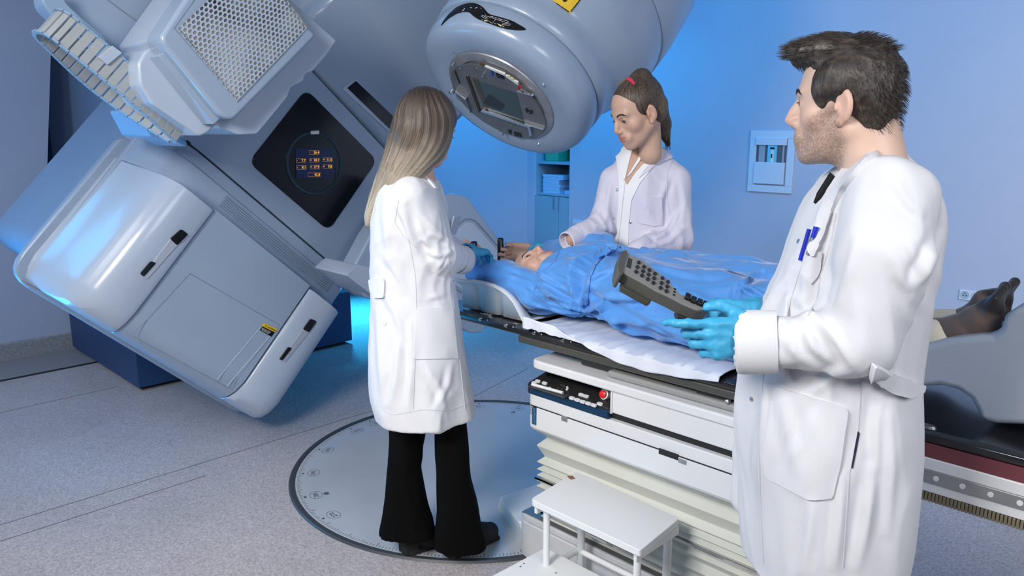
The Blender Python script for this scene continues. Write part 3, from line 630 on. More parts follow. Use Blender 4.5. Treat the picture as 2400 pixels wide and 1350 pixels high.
for (px, py) in ((1133, 744), (1193, 760), (1259, 777), (1327, 795)):
    p = pX(px, py, X0); a = [(X0+.018*math.cos(t)*.6-.001, p[1]+.020*math.sin(t), ZT-.003+.0015*math.cos(t)) for t in np.linspace(-1.4, 1.4+math.pi*.6, 18)]
    MB().tube(a, .0028, 6).build('index_notch', M_chrome, CO)
    MB().prism([(X0+.004, p[1]-.012), (X0+.02, p[1]-.014), (X0+.02, p[1]+.014), (X0+.004, p[1]+.012)], ZT-.004, ZT+.0012, lambda u, h, v: (u, v, h)).build('index_slot', M_dark, CO)
    f = lambda x, y, z, p=p: (X0+.035+y, p[1]-x, ZT+.0008+z)
    V, F = textmesh('H%d' % (int(px/66)-15), .016, f, .0002); MB().add(V, F).build('index_print', M_wprint, CO)
pq = pX(1115, 728, X0+.0)
for k in range(3):
    f = lambda x, y, z, k=k: (X0+.05+y+k*.010, pq[1]-x, ZT+.0008+z)
    V, F = textmesh(['MAXIMUM LOAD', 'SEE MANUAL', 'KEEP CLEAR'][k], .008, f, .0002); MB().add(V, F).build('edge_print', M_wprint, CO)
# right-hand notch and edge strips past the man
p = pX(2172, 1000, X0+.03); MB().lathe([(0, .012), (.006, .01)], lambda x, y, z: (p[0]+x, p[1]+y*1.8, ZT+z), 16).build('index_notch', M_steeld, CO)
# housing
HX0, HX1, HY0, HY1 = 1.86, 2.44, .66, 1.785
lip = MB().prism(rpoly([(HX0, HY1-.01), (HX0, .64), (HX1, .64), (HX1, HY1-.01)], [.04, 0, 0, .04]), .776, .808, lambda u, h, v: (u, v, h)).build('housing_lip', M_white, CO, bevel=.008, seg=3)
MB().box((HX0+.01, HY0, .702), (HX1-.01, 1.42, .78)).build('housing_upper', M_white, CO, bevel=.006)
MB().box((HX0+.008, 1.418, .70), (HX0+.03, 1.424, .79)).build('housing_edge', M_white, CO)
MB().box((HX0+.02, HY0, .67), (HX1-.02, HY1-.04, .71)).build('housing_gap', M_dark, CO)
MB().prism(rpoly([(HX0, HY1), (HX0, HY0), (HX1, HY0), (HX1, HY1)], [.03, 0, 0, .03]), .60, .682, lambda u, h, v: (u, v, h)).build('housing_middle', M_white, CO, bevel=.004, seg=3)
MB().prism(rpoly([(HX0, HY1), (HX0, HY0), (HX1, HY0), (HX1, HY1)], [.03, 0, 0, .03]), .545, .66, lambda u, h, v: (u, v, h)).build('housing_lower', M_white, CO, bevel=.02, seg=4)
pa, pb_, pc = pX(1259, 953, HX0), pX(1713, 1105, HX0), pX(1740, 1190, HX0)
door = MB().box((HX0-.004, .67, .562), (HX0+.002, pa[1], pa[2]-.003)).build('service_door', M_white, CO, bevel=.0015)
MB().box((HX0-.0025, .67, pa[2]-.0025), (HX0+.001, pa[1]+.03, pa[2]+.0005)).build('door_seam', M_dark, CO)
for (x0_, x1_, y_) in ((1317, 1330, 981),):
    a, b = pX(x0_, y_-8, HX0-.004), pX(x1_, y_+8, HX0-.004)
    MB().box((HX0-.008, b[1], b[2]), (HX0-.003, a[1], a[2])).build('door_catch', M_steel, CO, bevel=.001)
a, b = pX(1545, 1047, HX0-.004), pX(1590, 1071, HX0-.004)
MB().box((HX0-.0055, b[1], a[2]-.022), (HX0-.003, a[1], a[2]-.004)).build('door_slot', M_dark, CO)
MB().box((HX0-.009, b[1]-.028, a[2]-.026), (HX0-.003, b[1]-.002, a[2]-.014)).build('door_catch', M_steel, CO, bevel=.001)
a, b = pX(1248, 953, HX0-.001), pX(1257, 996, HX0-.001)
hg = MB().box((HX0-.004, b[1], b[2]), (HX0+.002, a[1], a[2])).build('hinge_plate', mat('hinge_blue', (.05, .2, .4), .4, .5), CO)
for k in range(4):
    z = b[2]+.012+k*(a[2]-b[2]-.02)/3; yk = (a[1]+b[1])/2+(.003 if k % 2 else -.003)
    MB().lathe([(0, .0035), (.003, .002)], lambda x, y, q: (HX0-.004-q, yk+x, z+y), 8).build('screw', M_chrome, CO)
# control panel in the recess
M_navy = mat('navy_fascia', (.0, .035, .09), .35)
ky0, ky1 = 1.424, 1.775
MB().box((HX0+.10, ky0, .70), (HX0+.13, ky1-.02, .78)).build('panel_back', M_blk, CO)
MB().box((HX0+.06, ky1-.03, .70), (HX0+.30, ky1-.02, .78)).build('panel_cheek', M_blk, CO)
kp = MB().prism([(HX0-.004, .682), (HX0-.004, .722), (HX0+.11, .745), (HX0+.11, .682)], ky0, ky1+.005, lambda u, h, v: (u, h, v)).build('control_panel', M_blkm, CO, bevel=.006)
MB().prism([(HX0-.006, .684), (HX0-.006, .712), (HX0+.02, .712), (HX0+.02, .684)], ky0, ky1-.01, lambda u, h, v: (u, h, v)).build('panel_fascia', M_navy, kp, bevel=.003)
def kz(x, y): return (1230+x/8.438, 850+y/8.438)
def kpl(px, py):  # on the sloping key plane
    n = np.array([-.023, 0, .114]); n = n/np.linalg.norm(n); p0 = np.array([HX0-.004, 0, .722]); d = ray(px, py)
    return CAM+d*(((p0-CAM)@n)/(d@n)), n
ku = np.array([.114, 0, .023]); ku /= np.linalg.norm(ku)
def key(x, y, L=.021, w=.012, m=M_white, h=.006, parent=None, name='key'):
    p, n = kpl(*kz(x, y)); fr = lambda a, b, c: tuple(p+ku*b+np.array([0, a, 0])+n*c)
    return MB().prism(rpoly([(-L/2, -w/2), (L/2, -w/2), (L/2, w/2), (-L/2, w/2)], w*.4), -.001, h, lambda u, hh, v: fr(u, v, hh)).build(name, m, parent or kp, bevel=.001)
for q in ((260, 380), (395, 420), (190, 415), (935, 715), (1040, 750), (1145, 785), (1257, 820), (1365, 855), (1120, 650), (1215, 680), (1487, 830)): key(*q)
M_kt = mat('key_tray', (.05, .05, .05), .35)
p1_, n_ = kpl(*kz(150, 470)); p2_, _ = kpl(*kz(760, 640)); 
MB().box((p1_[0]-.012, p2_[1]-.02, p1_[2]-.002), (p1_[0]+.07, p1_[1]+.01, p1_[2]+.003)).build('key_tray', M_kt, kp, bevel=.003)
MB().tube([p1_+n_*.008, p2_+n_*.008], .0055, 10).build('lift_bar', M_white, kp)
rr = random.Random(5)
for q in [(490+rr.random()*380, 430+i*9) for i in range(14)]: key(q[0], q[1]+20, .008, .006, M_kt if rr.random() < .6 else M_wprint, .004)
er, n_ = kpl(*kz(1582, 700)); er = er+np.array([0, 0, .012])
fe = lambda x, y, z: tuple(er+np.array([0, x, 0])+np.array([.35, 0, .94])*y+np.array([-.94, 0, .35])*z)
MB().lathe([(-.01, .017), (.006, .017), (.008, .014), (.008, .010)], fe, 24).build('stop_collar', M_white, kp, smooth=40)
MB().lathe([(.0, .013), (.014, .013), (.016, .010)], fe, 24).build('stop_button', M_red, kp, smooth=40)
for (x, y, e) in ((450, 285, .8), (880, 418, .6), (1098, 483, 1.2), (1325, 555, 3.0)):
    p = pX(*kz(x, y), HX0+.0985); MB().lathe([(0, .003), (.002, .002)], lambda a, b, c: (p[0]-c, p[1]+a, p[2]+b), 8).build('pilot_lamp', mat('orange_lamp_%d' % int(e*10), (.8, .25, .02), .4, emit=(1, .35, .03), es=e*1.5), CO)
# clamp handle and end hardware near the man
MB().tube([pX(1640, 915, 1.92), pX(1712, 945, 1.92)], .016, 14).build('clamp_handle', M_blkm, CO)
pk3 = pX(1708, 940, 1.90); MB().lathe([(0, .008), (.012, .007), (.014, .003)], lambda x, y, z: (pk3[0]-z, pk3[1]+x, pk3[2]+y), 12).build('clamp_knob', M_steel, CO)
MB().box((1.90, .70, .82), (2.4, .93, .853)).build('saddle_block', M_blkm, CO, bevel=.008)
# bellows
BX0, BX1, BY0, BY1 = 1.925, 2.375, .72, 1.80
zs_ = [(.545, 0), (.515, 0), (.49, .028), (.46, .0), (.415, .022), (.395, .0), (.38, .02), (.367, 0), (.354, .018), (.343, 0), (.332, .018), (.322, 0), (.312, .018), (.30, 0), (.27, .025), (.25, 0), (.225, .022), (.205, 0), (.185, .02), (.165, 0), (.15, 0)]
V = []; F = []
for (z, i) in zs_: V += [(BX0+i, BY0+i, z), (BX1-i, BY0+i, z), (BX1-i, BY1-i, z), (BX0+i, BY1-i, z)]
n = len(zs_)
for k in range(n-1):
    for j in range(4): F.append((k*4+j, k*4+(j+1) % 4, k*4+4+(j+1) % 4, k*4+4+j))
F += [(0, 1, 2, 3), tuple(4*(n-1)+j for j in (3, 2, 1, 0))]
mk('bellows', V, F, M_bellow, CO, bevel=.0025, seg=2)
for z in (.332, .205): MB().box((BX0-.004, BY0, z-.004), (BX0+.004, BY1+.003, z+.004)).build('guide_strip', M_chrome, CO)
# base tray and ramp
bs = MB().prism(rpoly([(1.90, 1.885), (1.90, .62), (2.42, .62), (2.42, 1.885)], [.07, .05, .05, .07]), 0, .15, lambda u, h, v: (u, v, h)).build('base', M_whitew, CO, bevel=.006)
MB().prism(rpoly([(1.905, 1.88), (1.905, .64), (2.41, .64), (2.41, 1.88)], [.06, .05, .05, .06]), .15, .175, lambda u, h, v: (u, v, h)).build('base_tray', M_whitew, CO, bevel=.006)
MB().box((1.915, .66, .172), (2.40, 1.86, .178)).build('tray_hollow', M_steeld, CO)
rpts = [pz(1245, 1302), pz(1163, 1192), (2.30, 2.22, 0), (2.42, 2.1, 0), (2.42, 1.8, 0), (1.93, 1.6, 0)]
rt = [pz(1212, 1220, .13), pz(1172, 1163, .05), (2.27, 2.15, .05), (2.38, 2.05, .13), (2.38, 1.8, .13), (1.94, 1.6, .13)]
V = [tuple(p) for p in rpts]+[tuple(p) for p in rt]
mk('base_ramp', V, [(0, 1, 2, 3, 4, 5), (11, 10, 9, 8, 7, 6)]+[(i, (i+1) % 6, 6+(i+1) % 6, 6+i) for i in range(6)], M_white, CO, bevel=.008, seg=3)
# rails and slatted strip past the man
MB().box((X0+.004, -.45, .837), (2.36, .64, .872)).build('maroon_fascia', mat('maroon_plate', (.17, .045, .055), .4), CO)
MB().box((X0, -.45, .808), (2.36, .66, .837)).build('rail_beam', M_white, CO, bevel=.003)
MB().box((X0, -.45, .753), (2.36, .66, .780)).build('rail_beam', M_white, CO, bevel=.003)
ls = MB().box((X0-.004, -.45, .778), (X0+.03, .66, .809)).build('linear_rail', M_steel, CO, bevel=.002)
for px in (2133, 2194, 2256, 2322, 2391):
    p = pX(px, 1098+(px-2133)*.293, X0-.004)
    MB().lathe([(0, .0065), (.0015, .006)], lambda x, y, z: (p[0]-z, p[1]+x, .7935+y), 14).build('rail_plug', M_white, CO)
y = .64
while y > -.2:
    MB().box((X0-.002, y-.0062, .731), (X0+.05, y, .753)).build('cover_slat', mat('slat_bronze', (.20, .17, .11), .45), CO, bevel=.001); y -= .0078
    if y < .27: break
# ---------------------------------------------------------------- step stool
M_stool = mat('stool_enamel', (.80, .81, .80), .4)
ST = thing('step_stool', 'white two-step metal stool in front of the couch bellows', 'step stool', (1.72, 1.4, 0))
ts = pz(1243, 1172, .4)
ZS, ZL = .45, .225
MB().prism(rpoly([(1.622, 1.542), (1.620, 1.118), (1.850, 1.140), (1.878, 1.567)], [.02, .01, .01, .01]), ZS-.022, ZS, lambda u, h, v: (u, v, h)).build('upper_step', M_stool, ST, bevel=.003)
MB().prism(rpoly([(1.40, 1.58), (1.40, 1.13), (1.73, 1.13), (1.73, 1.572)], .008), ZL-.022, ZL, lambda u, h, v: (u, v, h)).build('lower_step', M_stool, ST, bevel=.003)
legs = [((1.655, 1.50), ZL-.03, ZS-.022, .011), ((1.655, 1.15), ZL-.03, ZS-.022, .011), ((1.832, 1.165), .0, ZS-.03, .013), ((1.84, 1.51), .0, ZS-.03, .013), ((1.43, 1.53), 0, ZL-.02, .012), ((1.43, 1.17), 0, ZL-.02, .012)]
for (xy, z0, z1, r) in legs: MB().tube([(xy[0], xy[1], z0), (xy[0], xy[1], z1)], r, 14).build('leg', M_stool, ST, smooth=50)
for y in (1.145, 1.53):
    MB().box((1.635, y-.006, ZS-.052), (1.85, y+.006, ZS-.022)).build('apron', M_stool, ST, bevel=.003)
    MB().tube([(1.43, y+(.01 if y < 1.4 else -.01), ZL-.034), (1.84, y+(.01 if y < 1.4 else -.01), ZL-.034)], .011, 12).build('side_rail', M_stool, ST)
for (x, z) in ((1.838, ZL-.034), (1.72, ZL-.034)): MB().tube([(x, 1.16, z), (x, 1.51, z)], .010, 12).build('cross_rail', M_stool, ST)
for q in ((1220, 1328), (1228, 1321), (1303, 1343)):
    p = pz(*q, ZL); MB().lathe([(0, .0035), (.001, .003)], lambda x, y, z: (p[0]+x, p[1]+y, ZL+z), 8).build('rivet', M_steeld, ST)
cr = pz(1340, 1117, ZS); MB().prism([(cr[0]-.02, cr[1]-.012), (cr[0]-.005, cr[1]-.02), (cr[0]+.006, cr[1]+.002), (cr[0]-.01, cr[1]+.012)], ZS-.0005, ZS+.0008, lambda u, h, v: (u, v, h)).build('chipped_patch', mat('rust_patch', (.25, .12, .07), .7), ST)
# ---------------------------------------------------------------- foot support box
M_foam = mat('grey_foam_plastic', (.49, .52, .57), .45, bump=.1)
fb = [(2060, 905), (2085, 870), (2125, 828), (2170, 806), (2230, 793), (2290, 787), (2325, 786), (2345, 768), (2352, 742), (2372, 724), (2400, 718), (2470, 715), (2520, 730), (2560, 1000), (2400, 998), (2335, 996), (2296, 988), (2287, 962), (2272, 935), (2245, 916), (2205, 905), (2160, 908), (2120, 920), (2085, 912)]
fbp = [(p[1], p[2]) for p in (pX(a, b, 2.0) for a, b in fb)]
ym_ = min(a for a, b in fbp)
base = [(a, max(b, ZT+.002)) for a, b in fbp]
fo = MB().prism([(a, b) for a, b in base], 2.0, 2.36, lambda u, h, v: (h, u, v)).build('foot_support', M_foam, None, bevel=.028, seg=4, smooth=60)
tag(fo, 'moulded grey foot rest with an arch, standing on the couch end under the stockinged feet', 'foot support')
# ---------------------------------------------------------------- wing board (white plastic cradle) and grip poles
M_crad = mat('cradle_white', (.72, .74, .76), .25, coat=.4)
WB = thing('arm_rest_cradle', 'white moulded arm and shoulder cradle on the couch under the raised arms', 'arm support', (2.15, 2.1, .9))
XC = 1.93
rim = [(1088, 655), (1110, 655), (1135, 659), (1160, 666), (1180, 676), (1197, 690), (1210, 706), (1222, 728), (1232, 748)]
rp = [(pX(a, b, XC)[1], pX(a, b, XC)[2]) for a, b in rim]
V = []; F = []; cols = []
def prof(i, y, z):
    b = .004+.010*max(0, math.sin((y-1.86)*52))**4
    return [(X1-.02, y, z-.0), (X1-.005, y, z+.0), (X1-.03, y, z-.02), (X1-.04, y, ZT+.012), (2.15, y, ZT+.008), (XC+.05, y, ZT+.012), (XC+.035, y, max(z-.02, ZT+.012)), (XC+.004, y, z-.003), (XC-.010, y, z), (XC-.016, y, z-.004), (XC-.012, y, z-.010), (XC+.010+b, y, max(z-.03, ZT+.006)), (XC+.016+b, y, ZT+.006)]
ys = np.linspace(rp[0][0]+.03, rp[-1][0], 60); yr = [a for a, b in rp][::-1]; zr = [b for a, b in rp][::-1]
for i, y in enumerate(ys): V += prof(i, y, float(np.interp(y, yr, zr)))
k = 13
for i in range(len(ys)-1):
    for j in range(k-1): F.append((i*k+j, i*k+j+1, (i+1)*k+j+1, (i+1)*k+j))
cr_ = mk('cradle_shell', V, F, M_crad, WB, smooth=60); so = cr_.modifiers.new('solid', 'SOLIDIFY'); so.thickness = .006; so.offset = 0
PT = [pd(1172, 556, 0)]
def pole(px, py, ztop, z0, parent):
    p = pz(px, py, ztop); MB().lathe([(z0, .0135), (ztop-.006, .0135), (ztop-.001, .010), (ztop, .004)], lambda x, y, z: (p[0]+x, p[1]+y, z), 20).build('grip_pole', M_blk, parent, smooth=50); return p
POLE2 = pole(1173, 557, 1.135, .91, WB); POLE1 = pole(1111, 565, 1.135, .91, WB)
# ---------------------------------------------------------------- sheet under the patient
M_sheet = mat('paper_sheet', (.74, .78, .86), .8, bump=.25, bscale=60)
hem = [(1216, 716), (1226, 742), (1262, 752), (1300, 765), (1340, 790), (1380, 815), (1420, 837), (1460, 853), (1500, 867), (1560, 879), (1620, 888), (1684, 894)]
hy = [pX(a, b, X0-.008)[1] for a, b in hem][::-1]; hzv = [pX(a, b, X0-.008)[2] for a, b in hem][::-1]
V = []; F = []; NX = 26; ys = np.linspace(pX(1690, 890, X0)[1], pX(1226, 742, X0-.008)[1], 110)
for y in ys:
    zh = float(np.interp(y, hy, hzv)); lift = 0
    for j in range(NX):
        s = j/(NX-1)
        w = .004*math.sin(y*41+3*s)+.003*math.sin(y*83+s*9)
        if s < .28:
            q = s/.28; V.append((X0-.010-.004*math.sin(y*55)*(1-q), y, zh+(ZT+.006-zh)*q))
        else:
            q = (s-.28)/.72; V.append((X0-.010+q*(X1-X0+.01), y, ZT+.007+.006*math.sin(min(q*14, 3.1))+abs(w)*(1 if q < .5 else .5)))
for i in range(len(ys)-1):
    for j in range(NX-1): F.append((i*NX+j, i*NX+j+1, (i+1)*NX+j+1, (i+1)*NX+j))
sh = mk('paper_sheet', V, F, M_sheet, None, smooth=80); so = sh.modifiers.new('solid', 'SOLIDIFY'); so.thickness = .003; so.offset = 0
tag(sh, 'crumpled white paper sheet on the couch under the patient, hanging over the near edge', 'sheet')
# ================================================================ IMPLICIT-SURFACE MODELLING (bodies, clothes, hair, hands)
class Field:
    def __init__(s, lo, hi, h):
        s.lo = np.array(lo, float); s.h = h; n = np.ceil((np.array(hi)-s.lo)/h).astype(int)+1
        s.n = n; s.D = np.full(n, .2, np.float32); s.ax = [s.lo[i]+np.arange(n[i])*h for i in range(3)]
    def _blk(s, lo, hi):
        a = np.clip(np.floor((np.array(lo)-s.lo)/s.h).astype(int), 0, s.n); b = np.clip(np.ceil((np.array(hi)-s.lo)/s.h).astype(int)+1, 0, s.n)
        sl = tuple(slice(a[i], b[i]) for i in range(3))
        X = s.ax[0][sl[0]][:, None, None]; Y = s.ax[1][sl[1]][None, :, None]; Z = s.ax[2][sl[2]][None, None, :]
        return sl, X.astype(np.float32), Y.astype(np.float32), Z.astype(np.float32)
    def _op(s, sl, d, k, sub):
        A = s.D[sl]
        if A.size == 0: return
        if sub:
            d = -d; h = np.clip(.5-.5*(d-A)/k, 0, 1); s.D[sl] = d*(1-h)+A*h+k*h*(1-h)   # smooth max
        else:
            h = np.clip(.5+.5*(A-d)/k, 0, 1); s.D[sl] = A*(1-h)+d*h-k*h*(1-h)
    def cone(s, a, b, ra, rb=None, k=.01, sub=False):
        a = np.array(a, float); b = np.array(b, float); rb = ra if rb is None else rb; m = max(ra, rb)+k*1.2+3*s.h
        sl, X, Y, Z = s._blk(np.minimum(a, b)-m, np.maximum(a, b)+m); ab = b-a; L = float(ab@ab)+1e-12
        t = np.clip(((X-a[0])*ab[0]+(Y-a[1])*ab[1]+(Z-a[2])*ab[2])/L, 0, 1)
        d = np.sqrt((X-a[0]-t*ab[0])**2+(Y-a[1]-t*ab[1])**2+(Z-a[2]-t*ab[2])**2)-(ra+(rb-ra)*t)
        s._op(sl, d, k, sub); return s
    def chain(s, P, R, k=.01):
        for i in range(len(P)-1): s.cone(P[i], P[i+1], R[i], R[i+1], k)
        return s
    def ell(s, c, r, k=.01, M=None, sub=False):
        c = np.array(c, float); r = np.array(r, float)*np.ones(3); m = max(r)+k*1.2+3*s.h
        sl, X, Y, Z = s._blk(c-m, c+m); x, y, z = X-c[0], Y-c[1], Z-c[2]
        if M is not None:
            M = np.array(M, float); x, y, z = (x*M[0][0]+y*M[0][1]+z*M[0][2], x*M[1][0]+y*M[1][1]+z*M[1][2], x*M[2][0]+y*M[2][1]+z*M[2][2])
        k0 = np.sqrt((x/r[0])**2+(y/r[1])**2+(z/r[2])**2)+1e-9; k1 = np.sqrt((x/r[0]**2)**2+(y/r[1]**2)**2+(z/r[2]**2)**2)+1e-9
        s._op(sl, k0*(k0-1)/k1, k, sub); return s
    def stack(s, S, e1, e2, k=.02, p=2.0, axis=2, sub=False, fold=None):
        """S rows: (station, c1, c2, r1, r2): centre coords along e1/e2 and radii, along a world axis"""
        S = np.array(sorted([list(map(float, q)) for q in S]), float); z0, z1 = S[0, 0], S[-1, 0]
        zz = np.linspace(z0, z1, 90); I = [np.interp(zz, S[:, 0], S[:, j]) for j in range(1, 5)]
        ker = np.hanning(11); ker /= ker.sum(); I = [np.convolve(np.pad(a, 5, 'edge'), ker, 'valid') for a in I]
        R_ = max(I[2].max(), I[3].max())+.05; cc = [np.array(e1)*a+np.array(e2)*b for a, b in zip(I[0], I[1])]; cc = np.array(cc)
        lo = cc.min(0)-R_; hi = cc.max(0)+R_; lo[axis] = z0-.06; hi[axis] = z1+.06
        sl, X, Y, Z = s._blk(lo, hi); st_ = (X, Y, Z)[axis]
        f = [np.interp(st_, zz, a).astype(np.float32) for a in I]
        u = X*e1[0]+Y*e1[1]+Z*e1[2]-f[0]; v = X*e2[0]+Y*e2[1]+Z*e2[2]-f[1]
        q = (np.abs(u/f[2])**p+np.abs(v/f[3])**p)**(1/p); g = np.sqrt((u/f[2]**2)**2+(v/f[3]**2)**2)+1e-6
        d = (q-1)*np.minimum(np.where(q > .05, q/g, .1), np.maximum(f[2], f[3])); d = np.minimum(d, .3)
        if fold is not None: d = d-fold(X, Y, Z, u, v)
        cap = np.maximum(z0-st_, st_-z1); d = np.maximum(d, cap)
        s._op(sl, d.astype(np.float32), k, sub); return s
    def box(s, c, r, rd, k=.01, M=None, sub=False):
        c = np.array(c, float); m = float(np.linalg.norm(r))+rd+k*1.2+3*s.h; sl, X, Y, Z = s._blk(c-m, c+m); x, y, z = X-c[0], Y-c[1], Z-c[2]
        if M is not None: x, y, z = (x*M[0][0]+y*M[0][1]+z*M[0][2], x*M[1][0]+y*M[1][1]+z*M[1][2], x*M[2][0]+y*M[2][1]+z*M[2][2])
        qx, qy, qz = np.abs(x)-r[0]+rd, np.abs(y)-r[1]+rd, np.abs(z)-r[2]+rd
        d = np.sqrt(np.maximum(qx, 0)**2+np.maximum(qy, 0)**2+np.maximum(qz, 0)**2)+np.minimum(np.maximum(qx, np.maximum(qy, qz)), 0)-rd
        s._op(sl, d, k, sub); return s
    def mesh(s):
        D = s.D; D = np.pad(D, 1, constant_values=.2); ins = D < 0; n = np.array(D.shape)
        c = np.zeros(n-1, np.int8)
        for i in (0, 1):
            for j in (0, 1):
                for k in (0, 1): c += ins[i:n[0]-1+i, j:n[1]-1+j, k:n[2]-1+k]
        act = (c > 0) & (c < 8); idx = np.argwhere(act); vid = np.full(act.shape, -1, np.int64); vid[act] = np.arange(len(idx))
        acc = np.zeros((len(idx), 3)); cnt = np.zeros(len(idx)); i0 = idx[:, 0]; j0 = idx[:, 1]; k0 = idx[:, 2]
        cor = [(a, b, cc) for a in (0, 1) for b in (0, 1) for cc in (0, 1)]
        val = {q: D[i0+q[0], j0+q[1], k0+q[2]].astype(float) for q in cor}
        for q in cor:
            for ax in range(3):
                if q[ax]: continue
                r = list(q); r[ax] = 1; r = tuple(r); a, b = val[q], val[r]; m = (a < 0) != (b < 0)
                t = np.where(m, a/(a-b+1e-12), 0); p = np.tile(np.array(q, float), (len(idx), 1)); p[:, ax] += t
                acc[m] += p[m]; cnt[m] += 1
        V = (idx+acc/cnt[:, None]-1)*s.h+s.lo
        F = []
        for ax in range(3):
            o = [0, 1, 2]; o.remove(ax); sA = [slice(1, -1)]*3; sA[ax] = slice(0, -1); sB = list(sA); sB[ax] = slice(1, None)
            a = ins[tuple(sA)]; b = ins[tuple(sB)]; e = np.argwhere(a != b); fl = a[tuple(e.T)]
            off = np.array([1, 1, 1]); off[ax] = 0; g = e+off
            def q(d0, d1): r = g.copy(); r[:, o[0]] -= d0; r[:, o[1]] -= d1; return vid[tuple(r.T)]
            Q = np.stack([q(0, 0), q(1, 0), q(1, 1), q(0, 1)], 1)
            if ax == 1: fl = ~fl
            Q[~fl] = Q[~fl][:, ::-1]; F.append(Q[(Q >= 0).all(1)])
        return V, np.concatenate(F)
def vnormals(V, F):
    n = np.cross(V[F[:, 2]]-V[F[:, 0]], V[F[:, 3]]-V[F[:, 1]]); N_ = np.zeros_like(V)
    for j in range(4): np.add.at(N_, F[:, j], n)
    return N_/(np.linalg.norm(N_, axis=1)[:, None]+1e-12)
def relax(V, F, it=2, lam=.5):
    for _ in range(it):
        A = np.zeros_like(V); c = np.zeros(len(V))
        for a, b in ((0, 1), (1, 2), (2, 3), (3, 0)):
            np.add.at(A, F[:, a], V[F[:, b]]); np.add.at(A, F[:, b], V[F[:, a]]); np.add.at(c, F[:, a], 1); np.add.at(c, F[:, b], 1)
        V = V+(A/c[:, None]-V)*lam
    return V
def wn(P, k, seed, oct=5, warp=0):
    """smooth pseudo noise in [-1,1]; k = per-axis frequency"""
    r = np.random.RandomState(int(seed)); P = P*np.array(k)
    if warp: P = P+warp*np.stack([np.sin(P[:, 1]*1.3+seed), np.sin(P[:, 2]*1.1+seed*2), np.sin(P[:, 0]*1.7+seed*3)], 1)
    o = np.zeros(len(P))
    for i in range(oct): d = r.normal(size=3); d /= np.linalg.norm(d); o += np.sin(P@d*(1+.5*i)+r.rand()*6.28)/(1+.35*i)
    return o/(oct*.45)
def ridge(x): return 1-2*np.abs(x)
def org(name, V, F, material, parent, cols=None, sm=True, strand=None):
    c = (V.min(0)+V.max(0))/2; me = bpy.data.meshes.new(name); me.vertices.add(len(V)); me.vertices.foreach_set('co', (V-c).ravel())
    F = np.asarray(F); k = F.shape[1]; me.loops.add(len(F)*k); me.polygons.add(len(F)); me.loops.foreach_set('vertex_index', F.ravel().astype(np.int32))
    me.polygons.foreach_set('loop_start', (np.arange(len(F))*k).astype(np.int32)); me.update(calc_edges=True)
    me.polygons.foreach_set('use_smooth', np.ones(len(F), bool))
    if cols is not None:
        a = me.color_attributes.new('Col', 'FLOAT_COLOR', 'POINT'); a.data.foreach_set('color', np.c_[cols, np.ones(len(V))].ravel())
    if strand is not None:
        a = me.attributes.new('strand', 'FLOAT_VECTOR', 'POINT'); a.data.foreach_set('vector', np.asarray(strand, np.float32).ravel())
    me.validate(); o = link(name, me, material, None); o.location = c; WM[o.name] = Matrix.Translation(c)
    if parent is not None: o.parent = parent; o.matrix_parent_inverse = WM[parent.name].inverted()
    return o
def join(parts):
    V = []; F = []; C = []; n = 0
    for v, f, c in parts: V.append(v); F.append(f+n); C.append(c); n += len(v)
    return np.concatenate(V), np.concatenate(F), np.concatenate(C)
def bvh_of(V, F): return BVHTree.FromPolygons([tuple(v) for v in V], [tuple(int(i) for i in f) for f in F])
def cast(b, px, py, D=2.5):
    d = ray(px, py); d = d/np.linalg.norm(d); h = b.ray_cast(Vector(CAM), Vector(d))
    if h[0] is None:
        h = b.find_nearest(Vector(pd(px, py, D)))
        return np.array(h[0]), np.array(h[1])
    n = np.array(h[1]); n = n if n@d < 0 else -n
    return np.array(h[0]), n
def spatch(name, b, poly, m, parent, D, step=8, lift=.002, th=.003, rnd_=0):
    """a cloth patch of real thickness laid on a surface, outline measured through the camera"""
    poly = rpoly(poly, rnd_, 4) if rnd_ else poly; dens = []
    for i in range(len(poly)):
        a, c = np.array(poly[i], float), np.array(poly[(i+1) % len(poly)], float); k = max(1, int(np.linalg.norm(c-a)/step)); dens += [tuple(a+(c-a)*j/k) for j in range(k)]
    xs = [p[0] for p in dens]; ys = [p[1] for p in dens]; ins = []
    for x in np.arange(min(xs), max(xs), step):
        for y in np.arange(min(ys), max(ys), step):
            c_ = False
            for i in range(len(dens)):
                (x1, y1), (x2, y2) = dens[i-1], dens[i]
                if (y1 > y) != (y2 > y) and x < (x2-x1)*(y-y1)/(y2-y1)+x1: c_ = not c_
            if c_ and min((x-q[0])**2+(y-q[1])**2 for q in dens) > (step*.35)**2: ins.append((x, y))
    r = geometry.delaunay_2d_cdt([Vector(p) for p in dens+ins], [], [list(range(len(dens)))], 1, 1e-3)
    P0 = []; P1 = []
    for v in r[0]: p, n = cast(b, v.x, v.y, D); P0.append(p+n*(lift+th)); P1.append(p+n*(lift-th*1.5))
    n = len(P0); F = [tuple(f) for f in r[2]]; E = {}
    for f in F:
        for i in range(3): e = (f[i], f[(i+1) % 3]); E[e] = E.get(e, 0)+1
    S = [(a, c_, c_+n, a+n) for (a, c_) in E if (c_, a) not in E]
    F = F+[tuple(i+n for i in f[::-1]) for f in F]+S
    return mk(name, P0+P1, F, m, parent, smooth=50)
def sline(name, b, pix, m, parent, D, r=.001, lift=.0005, step=6):
    P = []
    for i in range(len(pix)-1):
        a, c = np.array(pix[i], float), np.array(pix[i+1], float); k = max(1, int(np.linalg.norm(c-a)/step))
        for j in range(k+(i == len(pix)-2)): q = a+(c-a)*j/k; p, n = cast(b, q[0], q[1], D); P.append(p+n*lift)
    return MB().tube(P, r, 6).build(name, m, parent, smooth=80)
